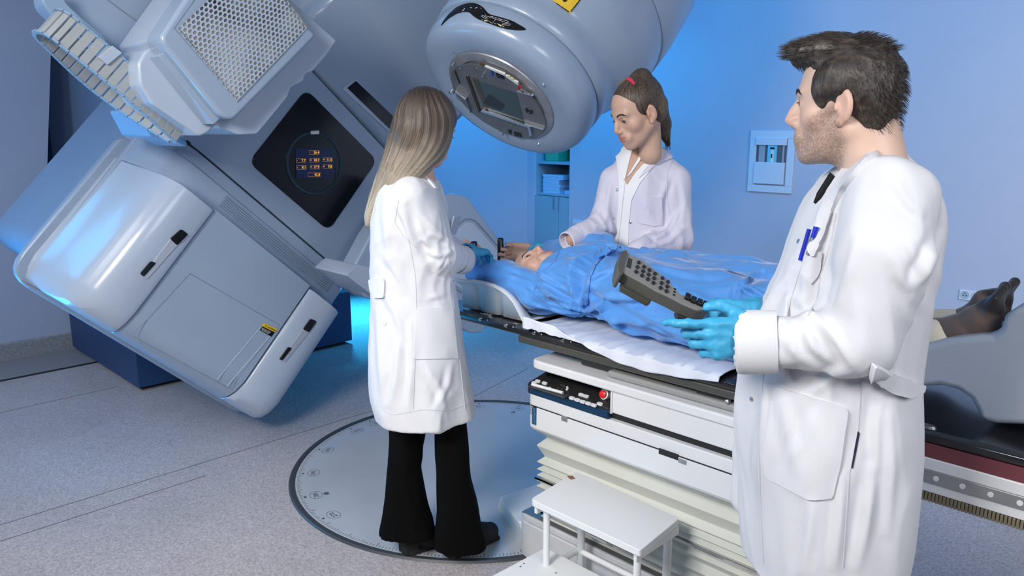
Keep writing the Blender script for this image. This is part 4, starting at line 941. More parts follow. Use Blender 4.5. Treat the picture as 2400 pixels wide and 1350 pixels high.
def sdot(name, b, px, py, m, parent, D, r=.006, h=.003):
    p, n = cast(b, px, py, D); a = np.cross(n, (0, 0, 1)); a /= np.linalg.norm(a); c = np.cross(n, a)
    return MB().lathe([(-.002, r), (h*.6, r), (h, r*.7)], lambda x, y, z: tuple(p+a*x+c*y+n*z), 14).build(name, m, parent, smooth=50)
# ---------------------------------------------------------------- head, in a local frame (x right, y forward, z up, origin between the ears)
def unit(v): v = np.array(v, float); return v/np.linalg.norm(v)
def frame(fwd, up, roll=0):
    y = unit(fwd); x = unit(np.cross(y, up)); z = np.cross(x, y); return np.stack([x, y, z], 1)   # columns
def smask(P, c, r, soft=.35):
    q = np.sqrt((((P-np.array(c))/np.array(r))**2).sum(1)); return np.clip((1+soft-q)/soft, 0, 1)
def head_mesh(skin, lip, jaw=1.0, nose=1.0, lidz=0, open_=.0042, beard=None, neck=.05, neck_to=(0, -.045, -.19), h=.0023, fem=False, blush=None, cran=(-.008, .100)):
    f = Field((-.105, -.135, -.235), (.105, .15, .15), h)
    f.ell((0, cran[0], .043), (.074, cran[1], .083), .02).ell((0, .032, -.012), (.060, .060, .088), .02)
    for s in (-1, 1):
        f.cone((s*.050*jaw, .0, -.042), (s*.020*jaw, .066, -.084), .021, .017, .022)
        f.ell((s*.043, .056, -.016), (.020, .020, .020), .022)
        f.cone((s*.012, .086, .030), (s*.040, .074, .032), .0105 if not fem else .009, .0085, .016)
    f.ell((0, .079, -.088), (.020*jaw, .0165, .0175), .018).ell((0, .038, -.066), (.043*jaw, .047, .036), .02)
    f.cone((0, -.030, -.05), neck_to, neck, neck*1.06, .022)
    for s in (-1, 1): f.ell((s*.031, .100, .010), (.020, .0145, .0125), .012, sub=True)
    for s in (-1, 1): f.ell((s*.031, .0755, .011), .0143, .003).ell((s*.031, .0935, .011+lidz), (.0140, .012, open_), .0015, sub=True)
    f.cone((0, .089, .026), (0, .090+.0215*nose, -.018), .0068, .0088, .008)
    f.ell((0, .101+.008*(nose-1), -.027), (.0075, .012, .005), .006); f.ell((0, .097, -.012), (.0088, .016*nose, .023), .008)
    for s in (-1, 1): f.ell((s*.0112, .0975, -.025), (.0065, .0105, .0070), .006)
    for s in (-1, 1): f.ell((s*.0060, .1025, -.0345), (.0027, .0042, .0030), .0012, sub=True)
    f.ell((0, .086, -.054), (.038, .0155, .023), .016)
    for s in (-1, 1): f.cone((0, .0975, -.0475), (s*.021, .086, -.053), .0046 if fem else .0044, .0026, .004)
    f.cone((-.013, .0915, -.0605), (.013, .0915, -.0605), .0056 if fem else .0060, None, .006)
    f.cone((-.024, .0905, -.0542), (0, .107, -.0538), .0015, None, .002, sub=True).cone((.024, .0905, -.0542), (0, .107, -.0538), .0015, None, .002, sub=True)
    f.cone((0, .112, -.040), (0, .112, -.046), .0045, None, .004, sub=True)
    for s in (-1, 1):
        Me = [[math.cos(.45), -s*math.sin(.45)*-1, 0], [s*math.sin(.45)*-1, math.cos(.45), 0], [0, 0, 1]]
        f.ell((s*.079, -.004, .002), (.0075, .0185, .031), .004, Me)
        f.ell((s*.0865, .0005, .004), (.0055, .0115, .020), .003, Me, sub=True)
        f.cone((s*.080, .0095, -.004), (s*.079, .010, .004), .0035, None, .003)
        f.cone((s*.0825, -.012, .014), (s*.082, -.010, -.006), .0028, None, .003)
        f.ell((s*.078, .004, -.028), (.005, .009, .009), .004)
    V, F = f.mesh(); V = relax(V, F, 1, .35); C = np.tile(np.array(skin), (len(V), 1)); n = wn(V, (60, 60, 60), 3)[:, None]; C = C*(1+.035*n)
    def mixc(m, col, a=1): nonlocal C; m = (m*a)[:, None]; C = C*(1-m)+np.array(col)*m
    bl = blush or (skin[0]*1.04, skin[1]*.80, skin[2]*.78)
    for s in (-1, 1): mixc(smask(V, (s*.048, .062, -.022), (.02, .02, .018), .9), bl, .25); mixc(smask(V, (s*.08, 0, 0), (.012, .022, .035), .5), bl, .35)
    mixc(smask(V, (0, .112, -.022), (.014, .014, .012), .8), bl, .4)
    if beard is not None:
        m = np.maximum(smask(V, (0, .055, -.082), (.075, .075, .042), .35), smask(V, (0, .095, -.043), (.026, .02, .008), .5))
        for s in (-1, 1): m = np.maximum(m, smask(V, (s*.058, .022, -.05), (.03, .042, .045), .4))
        m *= np.clip((V[:, 1]+.012)*60, 0, 1)*np.clip((V[:, 2]+.128)*60, 0, 1); sp = .72+.28*np.random.RandomState(2).randn(len(V))
        mixc(m*np.clip(sp, .3, 1), beard, .62)
    m = np.zeros(len(V))
    for s in (-1, 1): m = np.maximum(m, smask(V, (s*.008, .1, -.0485), (.0165, .02, .0048), .25))
    m = np.maximum(m, smask(V, (0, .1, -.0605), (.0185, .02, .0062), .25)); mixc(m, lip, .85)
    for s in (-1, 1):
        mixc(smask(V, (s*.031, .0890, .011+lidz+open_*.9), (.0150, .006, .0022), .5), (skin[0]*.25, skin[1]*.18, skin[2]*.15), .75)
        mixc(smask(V, (s*.031, .0890, .017), (.017, .010, .007), .8), (skin[0]*.75, skin[1]*.6, skin[2]*.6), .35)
    return V, F, np.clip(C, 0, 1)
def place(V, M, o, s=1.0): return (V*s)@M.T+np.array(o)
M_skin = mat('skin', (.6, .4, .3), .48, vcol='Col', sub=.10)
M_eye = mat('eye_white', (.55, .53, .52), .15, coat=.6); M_iris = mat('iris_brown', (.035, .018, .010), .1, coat=.8)
def face_parts(parent, V, F, M, o, s, brow, bw=.0026, lidz=0, gaze=-.25, lash=True, which=(-1, 1), browz=.0):
    b = bvh_of(V, F); T = lambda p: place(np.array([p]), M, o, s)[0]
    def dn(x, z):
        h = b.ray_cast(Vector((x, .2, z)), Vector((0, -1, 0))); return np.array(h[0]) if h[0] is not None else np.array([x, .09, z])
    for k in (-1, 1):
        fr = lambda x, y, z: tuple(T((k*.031+x, .0755+y, .011+z)))
        e = MB()
        for (a, c, r0) in ((0, 0, .0127),):
            e.lathe([(-r0*math.cos(t), max(r0*math.sin(t), 1e-5)) for t in np.linspace(0, math.pi, 17)], lambda x, y, z: fr(x, z, y), 20)
        eo = e.build('eye', M_eye, parent, smooth=80)
        g = np.array([0, 1, gaze]); g = g/np.linalg.norm(g); u = np.array([1., 0, 0]); w = np.cross(g, u)
        def fi(x, y, z): q = g*z+u*x+w*y; return fr(*q)
        MB().lathe([(.0100, .0078), (.0118, .0066), (.0131, .0035), (.0134, .0005)], fi, 18).build('iris', M_iris, eo, smooth=80)
        pts = [dn(k*x, z+browz) for x, z in ((.013, .0305), (.021, .0340), (.031, .0362), (.040, .0345), (.047, .0305))]
        P = [T(p+np.array([0, .0003, 0])) for p in pts]; m = MB(); 
        rb = random.Random(5); PP = np.array(P)
        for q in range(110):
            t = rb.random()*3.99; i = int(t); c0 = PP[i]*(1-t+i)+PP[i+1]*(t-i); tg_ = unit(PP[i+1]-PP[i]); wd_ = bw*1.05*(1 if t < 2.6 else (4.2-t)/1.6)
            c0 = c0+M[:, 2]*(rb.random()-.5)*2*wd_; e = c0+tg_*(.006+.003*rb.random())*s+M[:, 2]*(.0022-.0016*t/2)*(rb.random()+.2)+M[:, 1]*.0006
            m.tube([c0-M[:, 1]*.0004, (c0+e)/2+M[:, 1]*.0008, e], [.00042, .0004, .0001], 4)
        tag(m.build('eyebrow', brow, parent, smooth=80), kind='stuff')
        if lash:
            P = [T(np.array([k*.031+x, .0902+.0012-abs(x)*.14, .011+lidz+.0028-abs(x)*.18])) for x in np.linspace(-.0125, .0135, 8)]
            MB().tube(P, [.0005, .0009, .001, .001, .001, .001, .0009, .0004], 5).build('eyelashes', mat('lash_black', (.01, .008, .007), .6), parent)
# ---------------------------------------------------------------- hand (x towards the thumb, y along the fingers, z = back of the hand; origin at the wrist)
def hand_mesh(M, o, s, curls, thumb=((.045, .035, -.012), (.066, .062, -.024), (.070, .088, -.034)), h=.0026, splay=.05, wrist_len=.03, wr=.024):
    R = .11
    f = Field((-R*.75, -.05-wrist_len, -.115), (R, .215, .05), h)
    f.cone((0, -wrist_len, 0), (0, .0, 0), wr, wr*.95, .01).ell((0, 0, 0), (.029, .024, .019), .01)
    f.box((0, .045, 0), (.039, .046, .0135), .013, .014).ell((.024, .03, -.008), (.019, .032, .015), .012).ell((-.024, .032, -.008), (.014, .034, .012), .01)
    bx = [.0305, .0100, -.0105, -.0300]; by = [.088, .092, .088, .080]; ln = [(.043, .026, .021), (.048, .030, .022), (.044, .028, .022), (.034, .021, .020)]; rd = [.0092, .0094, .0090, .0080]
    tips = []
    for i in range(4):
        a = 0; p = np.array([bx[i]*.92, by[i]-.030, .0]); q = np.array([bx[i], by[i], .001]); P = [p, q]; sx = splay*(1.5-i)
        for j in range(3):
            a += math.radians(curls[i][j]); q = q+ln[i][j]*np.array([math.sin(sx)*math.cos(a), math.cos(sx)*math.cos(a), -math.sin(a)]); P.append(q)
        r = rd[i]; f.cone(P[0], P[1], r*.9, r*1.12, .010); f.cone(P[1], P[2], r*1.08, r, .004).cone(P[2], P[3], r, r*.92, .004).cone(P[3], P[4], r*.92, r*.78, .004); tips.append(P[4])
    t = [np.array([.020, .012, -.004])]+[np.array(q) for q in thumb]
    f.cone(t[0], t[1], .016, .0135, .012).cone(t[1], t[2], .0125, .0108, .005).cone(t[2], t[3], .0108, .0085, .004)
    V, F = f.mesh(); return place(relax(V, F, 1, .3), M, o, s), F, V
# ---------------------------------------------------------------- torso sections measured at a depth
def rows(D, R_):
    out = []
    for (y, xl, xr, dh, off) in R_:
        c = pd((xl+xr)/2, y, D+off); dep = (c-CAM)@cF; out.append((c[2], float(c@cR), float(c@cF0), (xr-xl)/2*dep/FPX, dh))
    return out
def coat_folds(V, N_, seed, amp=.004, vs=(16, 16, 3.2), vs2=(38, 38, 14), a2=.0015):
    r = ridge(np.clip(wn(V, vs, seed, 5, .5), -1, 1)); return V+N_*((r-.2)*amp+a2*ridge(wn(V, vs2, seed+5, 5, .8)))[:, None]
def pxof(V):
    v = V-CAM; z = v@cF; return CX+FPX*(v@cR)/z, CY-FPX*(v@cU)/z
def crease_lines(V, N_, lines):
    """single wrinkles: each a polyline with a width (px at the cloth) and a height (m); a ridge with a hollow on one side"""
    X, Y = pxof(V); front = np.clip(-((V-CAM)*N_).sum(1)/np.linalg.norm(V-CAM, axis=1)*2.5, 0, 1); out = np.zeros(len(V))
    for pts, w, a in lines:
        L = sum(math.dist(pts[i], pts[i+1]) for i in range(len(pts)-1)); acc = 0; best = np.full(len(V), 1e9); sg = np.zeros(len(V)); tt = np.zeros(len(V))
        for i in range(len(pts)-1):
            (ax, ay), (bx, by) = pts[i], pts[i+1]; dx, dy = bx-ax, by-ay; l = math.hypot(dx, dy)
            t = np.clip(((X-ax)*dx+(Y-ay)*dy)/l**2, 0, 1); ex, ey = X-ax-t*dx, Y-ay-t*dy; d = np.hypot(ex, ey); m = d < best
            best = np.where(m, d, best); sg = np.where(m, np.sign(ex*-dy+ey*dx), sg); tt = np.where(m, (acc+t*l)/L, tt); acc += l
        tap = np.sin(np.pi*np.clip(tt*.92+.04, 0, 1))**.6; s = best*sg/w
        out += a*tap*(np.exp(-s**2)-.75*np.exp(-((s-1.7)/1.1)**2))
    return V+N_*(out*front)[:, None]
def elbow_folds(V, c, rad, ax, amp, seed, k=75):
    """wrinkles ringing a joint"""
    q = V-c; d = np.linalg.norm(q, axis=1); w = np.clip(1-d/rad, 0, 1)**1.2; s = q@unit(ax)
    return (w*amp*ridge(np.clip(np.sin(s*k+2.2*wn(V, (11, 11, 11), seed, 4)), -1, 1)))[:, None]
# ================================================================ PEOPLE
M_coat = mat('coat_cotton', (.715, .715, .73), .85, bump=.12, bscale=320, crump=(7, 7, 3, .022))
M_coat2 = mat('coat_lavender_white', (.68, .66, .76), .85, bump=.12, bscale=320, crump=(8, 8, 4, .02))
M_shirt = mat('shirt_white', (.84, .84, .84), .8, bump=.08, bscale=300)
M_seamc = mat('coat_stitching', (.62, .62, .67), .8)
M_glove = mat('blue_nitrile', (.05, .40, .66), .5, noise=.12, nscale=14, bump=.3, bscale=70, crump=(45, 45, 45, .0015))
M_blackc = spec0(mat('black_trouser', (.002, .002, .002), .95))
M_boot = mat('black_suede', (.010, .009, .009), .8)
M_snap = mat('snap_metal', (.55, .56, .6), .25, .9)
SK1 = (.62, .40, .29); SK2 = (.66, .45, .345); SK3 = (.60, .38, .27); SK4 = (.66, .41, .30)
def hairmat(name, c1, c2, sc=(1, 1, 1)):
    m = mat(name, c1, .42, vcol='Col'); N = m.node_tree.nodes; Lk = m.node_tree.links; b = N['Principled BSDF']
    b.inputs['Specular IOR Level'].default_value = .5
    at = N.new('ShaderNodeAttribute'); at.attribute_name = 'strand'; n = N.new('ShaderNodeTexNoise'); n.inputs['Scale'].default_value = 1; n.inputs['Detail'].default_value = 4; n.inputs['Roughness'].default_value = .65
    Lk.new(at.outputs['Vector'], n.inputs['Vector']); vc = [x for x in N if x.type == 'VERTEX_COLOR'][0]
    r = N.new('ShaderNodeMapRange'); r.inputs[1].default_value = .30; r.inputs[2].default_value = .70; r.inputs[3].default_value = .30; r.inputs[4].default_value = 1.75; Lk.new(n.outputs[0], r.inputs[0])
    mx = N.new('ShaderNodeMix'); mx.data_type = 'RGBA'; mx.blend_type = 'MULTIPLY'; mx.inputs[0].default_value = 1; Lk.new(vc.outputs[0], mx.inputs[6])
    cb = N.new('ShaderNodeCombineColor'); [Lk.new(r.outputs[0], cb.inputs[i]) for i in range(3)]; Lk.new(cb.outputs[0], mx.inputs[7]); Lk.new(mx.outputs[2], b.inputs['Base Color'])
    bp = N.new('ShaderNodeBump'); bp.inputs['Strength'].default_value = .55; bp.inputs['Distance'].default_value = .003; Lk.new(n.outputs[0], bp.inputs['Height']); Lk.new(bp.outputs[0], b.inputs['Normal']); return m
M_hair = hairmat('hair', (.1, .07, .05), None)
def hair_cols(V, u, dark, light, seed, f=1.0, mixv=None):
    """streaks that run along the strands: u = coordinate across the strands"""
    n = .5+.5*np.sin(u*900*f+3*np.sin(u*230)+seed)*.5+.25*np.sin(u*2100*f+seed*2); n = np.clip(n+.15*wn(V, (25, 25, 8), seed), 0, 1)
    if mixv is not None: n = np.clip(n*.55+mixv, 0, 1)
    n = n[:, None]; return np.array(dark)*(1-n)+np.array(light)*n
# ---------------------------------------------------------------- woman with long hair (left), seen from behind her right side
def woman_long_hair():
    D = 2.62; P = thing('person', 'woman with long straight ombre hair in a white lab coat and black flared trousers', 'person', tuple(pz(1010, 1290)))
    fw = unit(cR*math.cos(.75)+cF0*math.sin(.75)); 
    hf = frame(unit(cR*math.cos(.80)+cF0*math.sin(.80)-cZ*.42), cZ)
    hp = pd(1000, 305, D)
    V, F, C = head_mesh(SK1, (.50, .17, .15), jaw=.92, nose=.9, lidz=-.003, open_=.0022, fem=True, neck=.044, neck_to=(0, .050, -.18))
    Vh = place(V, hf, hp, .97)
    # body under the coat, wrist skin
    f = Field(hp-(.35, .35, 1.72), hp+(.55, .55, .02), .012)
    a = lambda x, y, o=0: pd(x, y, D+o)
    f.chain([a(965, 420), a(960, 560), a(965, 700)], [.06, .085, .09], .04).chain([a(965, 440, -.04), a(1024, 596, -.06), a(1093, 604, .14), a(1112, 592, .26)], [.035, .024, .022, .022], .02)
    f.chain([a(955, 740), a(953, 1000, .055), a(952, 1240, .04)], [.05, .030, .025], .02).chain([a(990, 740), a(1055, 1000, -.04), a(1068, 1250, -.01)], [.05, .030, .025], .02)
    v2, f2 = f.mesh(); Vb, Fb, Cb = join([(Vh, F, C), (v2, f2, np.tile(SK1, (len(v2), 1)))])
    body = org('body', Vb, Fb, M_skin, P, Cb)
    face_parts(P, V, F, hf, hp, .97, mat('brow_brown', (.05, .03, .02), .7), lidz=-.003)
    # coat
    rr_ = rows(D, [(392, 935, 985, .05, 0), (408, 915, 1003, .075, 0), (430, 893, 1018, .11, .0), (460, 880, 1034, .15, 0), (520, 868, 1056, .15, 0), (600, 868, 1060, .135, 0), (660, 871, 1064, .13, 0), (740, 872, 1078, .15, 0), (850, 868, 1094, .18, 0), (920, 872, 1106, .195, 0), (968, 886, 1112, .20, 0)])
    lo = pd(840, 980, D); f = Field((lo[0]-.25, lo[1]-.35, lo[2]-.02), (2.25, 2.75, 1.52), .0056)
    f.stack(rr_, cR, cF0, .02, 2.2)
    sh, el, cu = pd(962, 462, D-.10), pd(1024, 598, D-.07), pd(1074, 606, D+.10)
    f.chain([sh, sh*.5+el*.5+np.array([0, 0, .0]), el, cu], [.064, .061, .059, .047], .022)
    f.cone(cu-unit(cu-el)*.03, cu+unit(cu-el)*.09, .038, .050, .004, sub=True)
    f.chain([pd(1000, 450, D+.13), pd(1035, 580, D+.22), pd(1080, 590, D+.3)], [.06, .056, .05], .03)
    V, F = f.mesh(); V = relax(V, F, 2, .5); N_ = vnormals(V, F)
    V = coat_folds(V, N_, 11, .0065, (13, 13, 2.6)); N_ = vnormals(V, F)
    V = V+N_*(elbow_folds(V, el, .17, cu-el, 0.0039, 4, 85)+elbow_folds(V, sh*.6+el*.4, .15, el-sh+cR*.6, 0.0028, 9, 55)+elbow_folds(V, pd(905, 600, D-.1), .22, (0, .3, 1), 0.0022, 3, 38))
    V = crease_lines(V, vnormals(V, F), [([(960, 485), (975, 545), (1000, 600), (1018, 640)], 9, -.010), ([(985, 500), (1010, 530), (1040, 555)], 7, .006), ([(1008, 548), (1040, 560), (1066, 572)], 6, .007), ([(995, 590), (1030, 600), (1062, 588)], 6, .006), ([(1022, 636), (1042, 605), (1052, 590)], 5, .005), ([(990, 560), (1010, 580)], 6, .005),
        ([(895, 590), (930, 640), (950, 680)], 9, .006), ([(900, 690), (925, 730), (948, 790)], 9, .006), ([(935, 800), (928, 880), (915, 950)], 8, .007), ([(962, 760), (966, 860), (956, 960)], 8, .007), ([(1005, 870), (1030, 910), (1040, 955)], 8, .006), ([(885, 730), (890, 850), (900, 950)], 8, .006), ([(1060, 850), (1050, 900), (1020, 960)], 7, .005), ([(930, 480), (950, 520), (965, 560)], 7, .005), ([(900, 500), (905, 560), (915, 620)], 8, .004), ([(1000, 700), (1040, 690)], 7, .004)])
    V = relax(V, F, 1, .3)
    ct = org('lab_coat', V, F, M_coat, P); b = bvh_of(V, F); kw = dict(parent=ct, D=D)
    spatch('collar', b, [(938, 392), (970, 386), (992, 392), (1012, 412), (1030, 432), (1028, 448), (1018, 442), (1000, 420), (975, 404), (950, 400)], M_coat, ct, D, 6, .004, .003, 3)
    spatch('lower_pocket', b, [(975, 724), (1060, 718), (1072, 840), (970, 842)], M_coat, ct, D, 9, .002, .0022, 4)
    sline('coat_seam', b, [(958, 560), (974, 650), (976, 720), (972, 850), (968, 960)], M_seamc, ct, D, .0012)
    sline('coat_seam', b, [(1050, 600), (1062, 700), (1078, 850), (1090, 960)], M_seamc, ct, D, .0012)
    sline('coat_seam', b, [(935, 470), (925, 520), (944, 550), (976, 580)], M_seamc, ct, D, .0012)
    sline('hem_stitching', b, [(896, 962), (925, 972), (990, 960), (1050, 962), (1105, 945)], M_seamc, ct, D, .0009)
    spatch('back_belt', b, [(869, 655), (902, 651), (905, 662), (903, 697), (880, 698), (872, 680)], M_coat, ct, D, 6, .006, .004, 4)
    sdot('belt_button', b, 901, 757, M_coat, ct, D, .009)
    for q in ((1064, 655), (1079, 736)): sdot('snap', b, *q, M_snap, ct, D, .0045)
    cuff = MB(); ax = unit(cu-el); u = unit(np.cross(ax, cZ)); w = np.cross(ax, u); c0 = cu+ax*.012
    cuff.lathe([(-.03, .051), (0, .0525), (.03, .053), (.034, .050), (.033, .046), (.0, .043)], lambda x, y, z: tuple(c0+u*x*.95+w*y*1.0+ax*z+np.array([0, 0, -.002])), 40, True)
    cuff.build('cuff', M_coat, ct, smooth=60)
    # badge clipped to the breast pocket
    bo, n = cast(b, 1062, 515, D); bp0 = pd(1066, 528, D-.02)
    bd = MB().box((-.022, -.003, -.034), (.022, .003, .034), lambda x, y, z: tuple(bp0+unit(cF0*.85+cR*.5)*x+unit(cR*.85-cF0*.5)*y+unit(cZ*.9+cR*.25)*z)); t_ = bd.build('badge', mat('badge_plastic', (.35, .40, .48), .2), ct, bevel=.002)
    MB().box((-.017, -.0045, -.024), (.017, -.003, .020), lambda x, y, z: tuple(bp0+unit(cF0*.85+cR*.5)*x+unit(cR*.85-cF0*.5)*y+unit(cZ*.9+cR*.25)*z)).build('badge_card', mat('card_dark', (.06, .08, .12), .4), t_)
    # hair: skull cap flowing into a long straight fall
    T = lambda p: place(np.array([p]), hf, hp, .97)[0]
    f = Field(hp-(.28, .28, .36), hp+(.2, .2, .2), .0042)
    Mh = hf.T
    f.ell(T((0, -.014, .050)), (.083, .108, .090), .01, Mh).ell(T((0, -.055, .0)), (.080, .070, .10), .02, Mh)
    for s in (-1, 1): f.ell(T((s*.066, .0, -.02)), (.026, .060, .095), .02, Mh)
    f.ell(T((0, .128, -.035)), (.062, .085, .12), .010, Mh, sub=True)
    guide = [pd(978, 300, D+.01), pd(958, 350, D-.01), pd(928, 405, D-.03), pd(893, 462, D-.02), pd(871, 512, D-.01)]
    wd = [.100, .094, .072, .045, .026]; th = [.085, .075, .058, .040, .024]
    for i in range(len(guide)-1):
        for t in np.linspace(0, 1, 7)[:-1 if i < 3 else None]:
            g = guide[i]*(1-t)+guide[i+1]*t; ax = unit(guide[i+1]-guide[i]); e = unit(np.cross(ax, cF)); W_ = wd[i]*(1-t)+wd[i+1]*t; H_ = th[i]*(1-t)+th[i+1]*t
            f.ell(g, (W_*.82, H_, .035), .012, [e, unit(np.cross(ax, e)), ax])
    V, F = f.mesh(); V = relax(V, F, 1, .4); N_ = vnormals(V, F)
    f.chain([pd(1003, 345, D-.05), pd(978, 385, D-.06), pd(938, 430, D-.07), pd(905, 475, D-.06)], [.05, .044, .036, .026], .02)
    V, F = f.mesh(); V = relax(V, F, 1, .4); N_ = vnormals(V, F)
    # strands: coordinate across the fall
    Gp_ = np.array(guide); Z_ = Gp_[::-1, 2]; cc = np.stack([np.interp(V[:, 2], Z_, Gp_[::-1, j]) for j in range(3)], 1); wz = np.interp(V[:, 2], Z_, np.array(wd)[::-1])
    Xp, Yp = pxof(V); hy_ = np.linspace(200, 530, 120); ker = np.hanning(25); ker /= ker.sum()
    sm_ = lambda v: np.convolve(np.pad(np.interp(hy_, [215, 240, 280, 320, 360, 400, 440, 480, 515], v), 12, 'edge'), ker, 'valid')
    u = (Xp-np.interp(Yp, hy_, sm_([985, 978, 980, 975, 958, 932, 908, 885, 868])))/np.interp(Yp, hy_, sm_([30, 56, 68, 72, 66, 50, 36, 25, 18]))*.085+((V-hp)@cF0)*.12
    V = V+N_*(.0012*np.sin(u*260+2*np.sin(V[:, 2]*9)))[:, None]
    gz = np.clip((1.50-V[:, 2])/.20, 0, 1)
    C = hair_cols(V, u, (.050, .036, .027), (.125, .090, .064), 2.0, .5, None); L = hair_cols(V, u, (.34, .28, .20), (.55, .48, .37), 5.0, .5, None)
    gm = np.clip((1.60-V[:, 2])/.24, 0, 1)[:, None]**1.1; C = C*(1-gm)+L*gm; top = np.clip((V[:, 2]-1.655)/.06, 0, 1)[:, None]; C = C*(1-.6*top)
    ho = org('hair', V, F, M_hair, P, C, strand=np.stack([u*420, V[:, 2]*7, V[:, 0]*2], 1))
    # loose fine locks over the fall
    m = MB(); r_ = random.Random(4); 
    for k in range(80):
        o = (r_.random()-.5)*1.7; dd = -.030-.014*r_.random(); pts = []
        for i in range(5):
            g = guide[i]; ax = unit(guide[min(i+1, 4)]-guide[max(i-1, 0)]); e = unit(np.cross(ax, cF)); pts.append(g+e*o*wd[i]*.62-cF0*(th[i]*math.sqrt(max(0, 1-(o*.62)**2))*(.6 if i == 0 else (.9 if i == 1 else 1.0))+.002))
        pts[-1] = pts[-1]+np.array([0, 0, -.012*r_.random()])
        m.tube(pts, [.0005, .0009, .0009, .0007, .0003], 5)
    VV = np.array(m.V); u = VV@cR; gm = np.clip((1.60-VV[:, 2])/.26, 0, 1)[:, None]; C = np.array((.13, .095, .07))*(1-gm)+np.array((.50, .43, .33))*gm
    me = bpy.data.meshes.new('hair_locks'); me.from_pydata(m.V, [], m.F); a = me.color_attributes.new('Col', 'FLOAT_COLOR', 'POINT'); a.data.foreach_set('color', np.c_[C, np.ones(len(C))].ravel())
    me.polygons.foreach_set('use_smooth', [True]*len(me.polygons)); tag(link('hair_locks', me, M_hair, ho), kind='stuff')
    # trousers
    f = Field((1.2, 1.75, -.01), (2.15, 2.6, .62), .008)
    g0 = lambda x0, x1, y, off, d: (pd((x0+x1)/2, y, D+off), (x1-x0)/2*((pd((x0+x1)/2, y, D+off)-CAM)@cF)/FPX, d)
    for leg in ([(960, 915, 1010, .05, .07), (1040, 914, 992, .06, .065), (1100, 908, 985, .06, .065), (1180, 900, 1002, .05, .07), (1252, 890, 1022, .03, .075)], [(960, 1018, 1090, -.04, .06), (1060, 1020, 1100, -.04, .065), (1130, 1022, 1106, -.04, .065), (1190, 1026, 1120, -.03, .075), (1235, 1022, 1128, -.02, .08), (1280, 1020, 1140, .0, .08)]):
        S = []
        for (y, x0, x1, off, d) in leg: c, r, dd = g0(x0, x1, y, off, d); S.append((c[2], c@cR, c@cF0, r, dd))
        z1 = max(q[0] for q in S); S.append((.60, *[q for q in S if q[0] == z1][0][1:])); f.stack(S, cR, cF0, .012, 2.2)
    V, F = f.mesh(); V = relax(V, F, 2); V = coat_folds(V, vnormals(V, F), 31, .004, (20, 20, 5))
    org('trousers', V, F, M_blackc, P)
    # ankle boots with block heels
    for (hx_, hy_, tx, ty, s) in ((952, 1288, 1022, 1268, 1), (1058, 1298, 1152, 1256, 1)):
        hh = pz(hx_, hy_+10); tt = pz(tx, ty+6); ax = unit((tt-hh)*np.array([1, 1, 0])); L = np.linalg.norm(tt-hh)
        sd = np.array([-ax[1], ax[0], 0]); f = Field(np.minimum(hh, tt)-(.10, .10, .03), np.maximum(hh, tt)+(.10, .10, .16), .005)
        f.chain([hh+cZ*.09, hh+ax*.06+cZ*.075, hh+ax*(L*.72)+cZ*.042, tt+cZ*.036-ax*.01], [.040, .042, .042, .036], .02).cone(hh+cZ*.09, hh+cZ*.15-ax*.0, .038, .038, .02)
        f.box(hh+ax*.012+cZ*.03, (.03, .032, .034), .006, .004, [ax, sd, cZ])
        f.box(hh+ax*(L*.66)+cZ*.010, (.085, .040, .012), .008, .003, [ax, sd, cZ])
        V, F = f.mesh(); V = relax(V, F, 1); V[:, 2] = np.maximum(V[:, 2], .0045 if np.hypot(hh[0]-DC[0], hh[1]-DC[1]) < .0 else .0095); org('boot', V, F, M_boot, P)
    # glove on her right hand, closing on the patient's forearm, with a rolled cuff
    ho_ = pd(1106, 590, D+.22); yv_ = unit(cR*.50+cF0*.85-cZ*.12); zv_ = unit(cZ*.9-cF0*.25-cR*.1); xv_ = np.cross(yv_, zv_); zv_ = np.cross(xv_, yv_)
    V, F, _ = hand_mesh(np.stack([-xv_, yv_, zv_], 1), ho_, .92, [(35, 45, 30)]*4); V = V+vnormals(V, F)*(.0012*ridge(wn(V, (120, 120, 120), 4)))[:, None]; 
    if np.linalg.det(np.stack([-xv_, yv_, zv_], 1)) < 0: F = F[:, ::-1]
    gl = org('glove', V, F, M_glove, P); tag(gl, 'crumpled blue glove on the patient\'s forearm')
    mb = MB(); c0 = ho_-yv_*.004
    mb.lathe([(-.034, .030), (-.030, .036), (-.018, .034), (-.006, .036), (.004, .031), (.012, .026)], lambda x, y, z: tuple(c0+xv_*x*1.15+zv_*y*.95+yv_*z), 30, True)
    Vc, Fc = np.array(mb.V), mb.F; Vc = Vc+.0022*np.stack([wn(Vc, (130, 130, 130), s) for s in (1, 2, 3)], 1); mk('glove_cuff', Vc, Fc, M_glove, gl, smooth=80)
    return P
woman_long_hair()
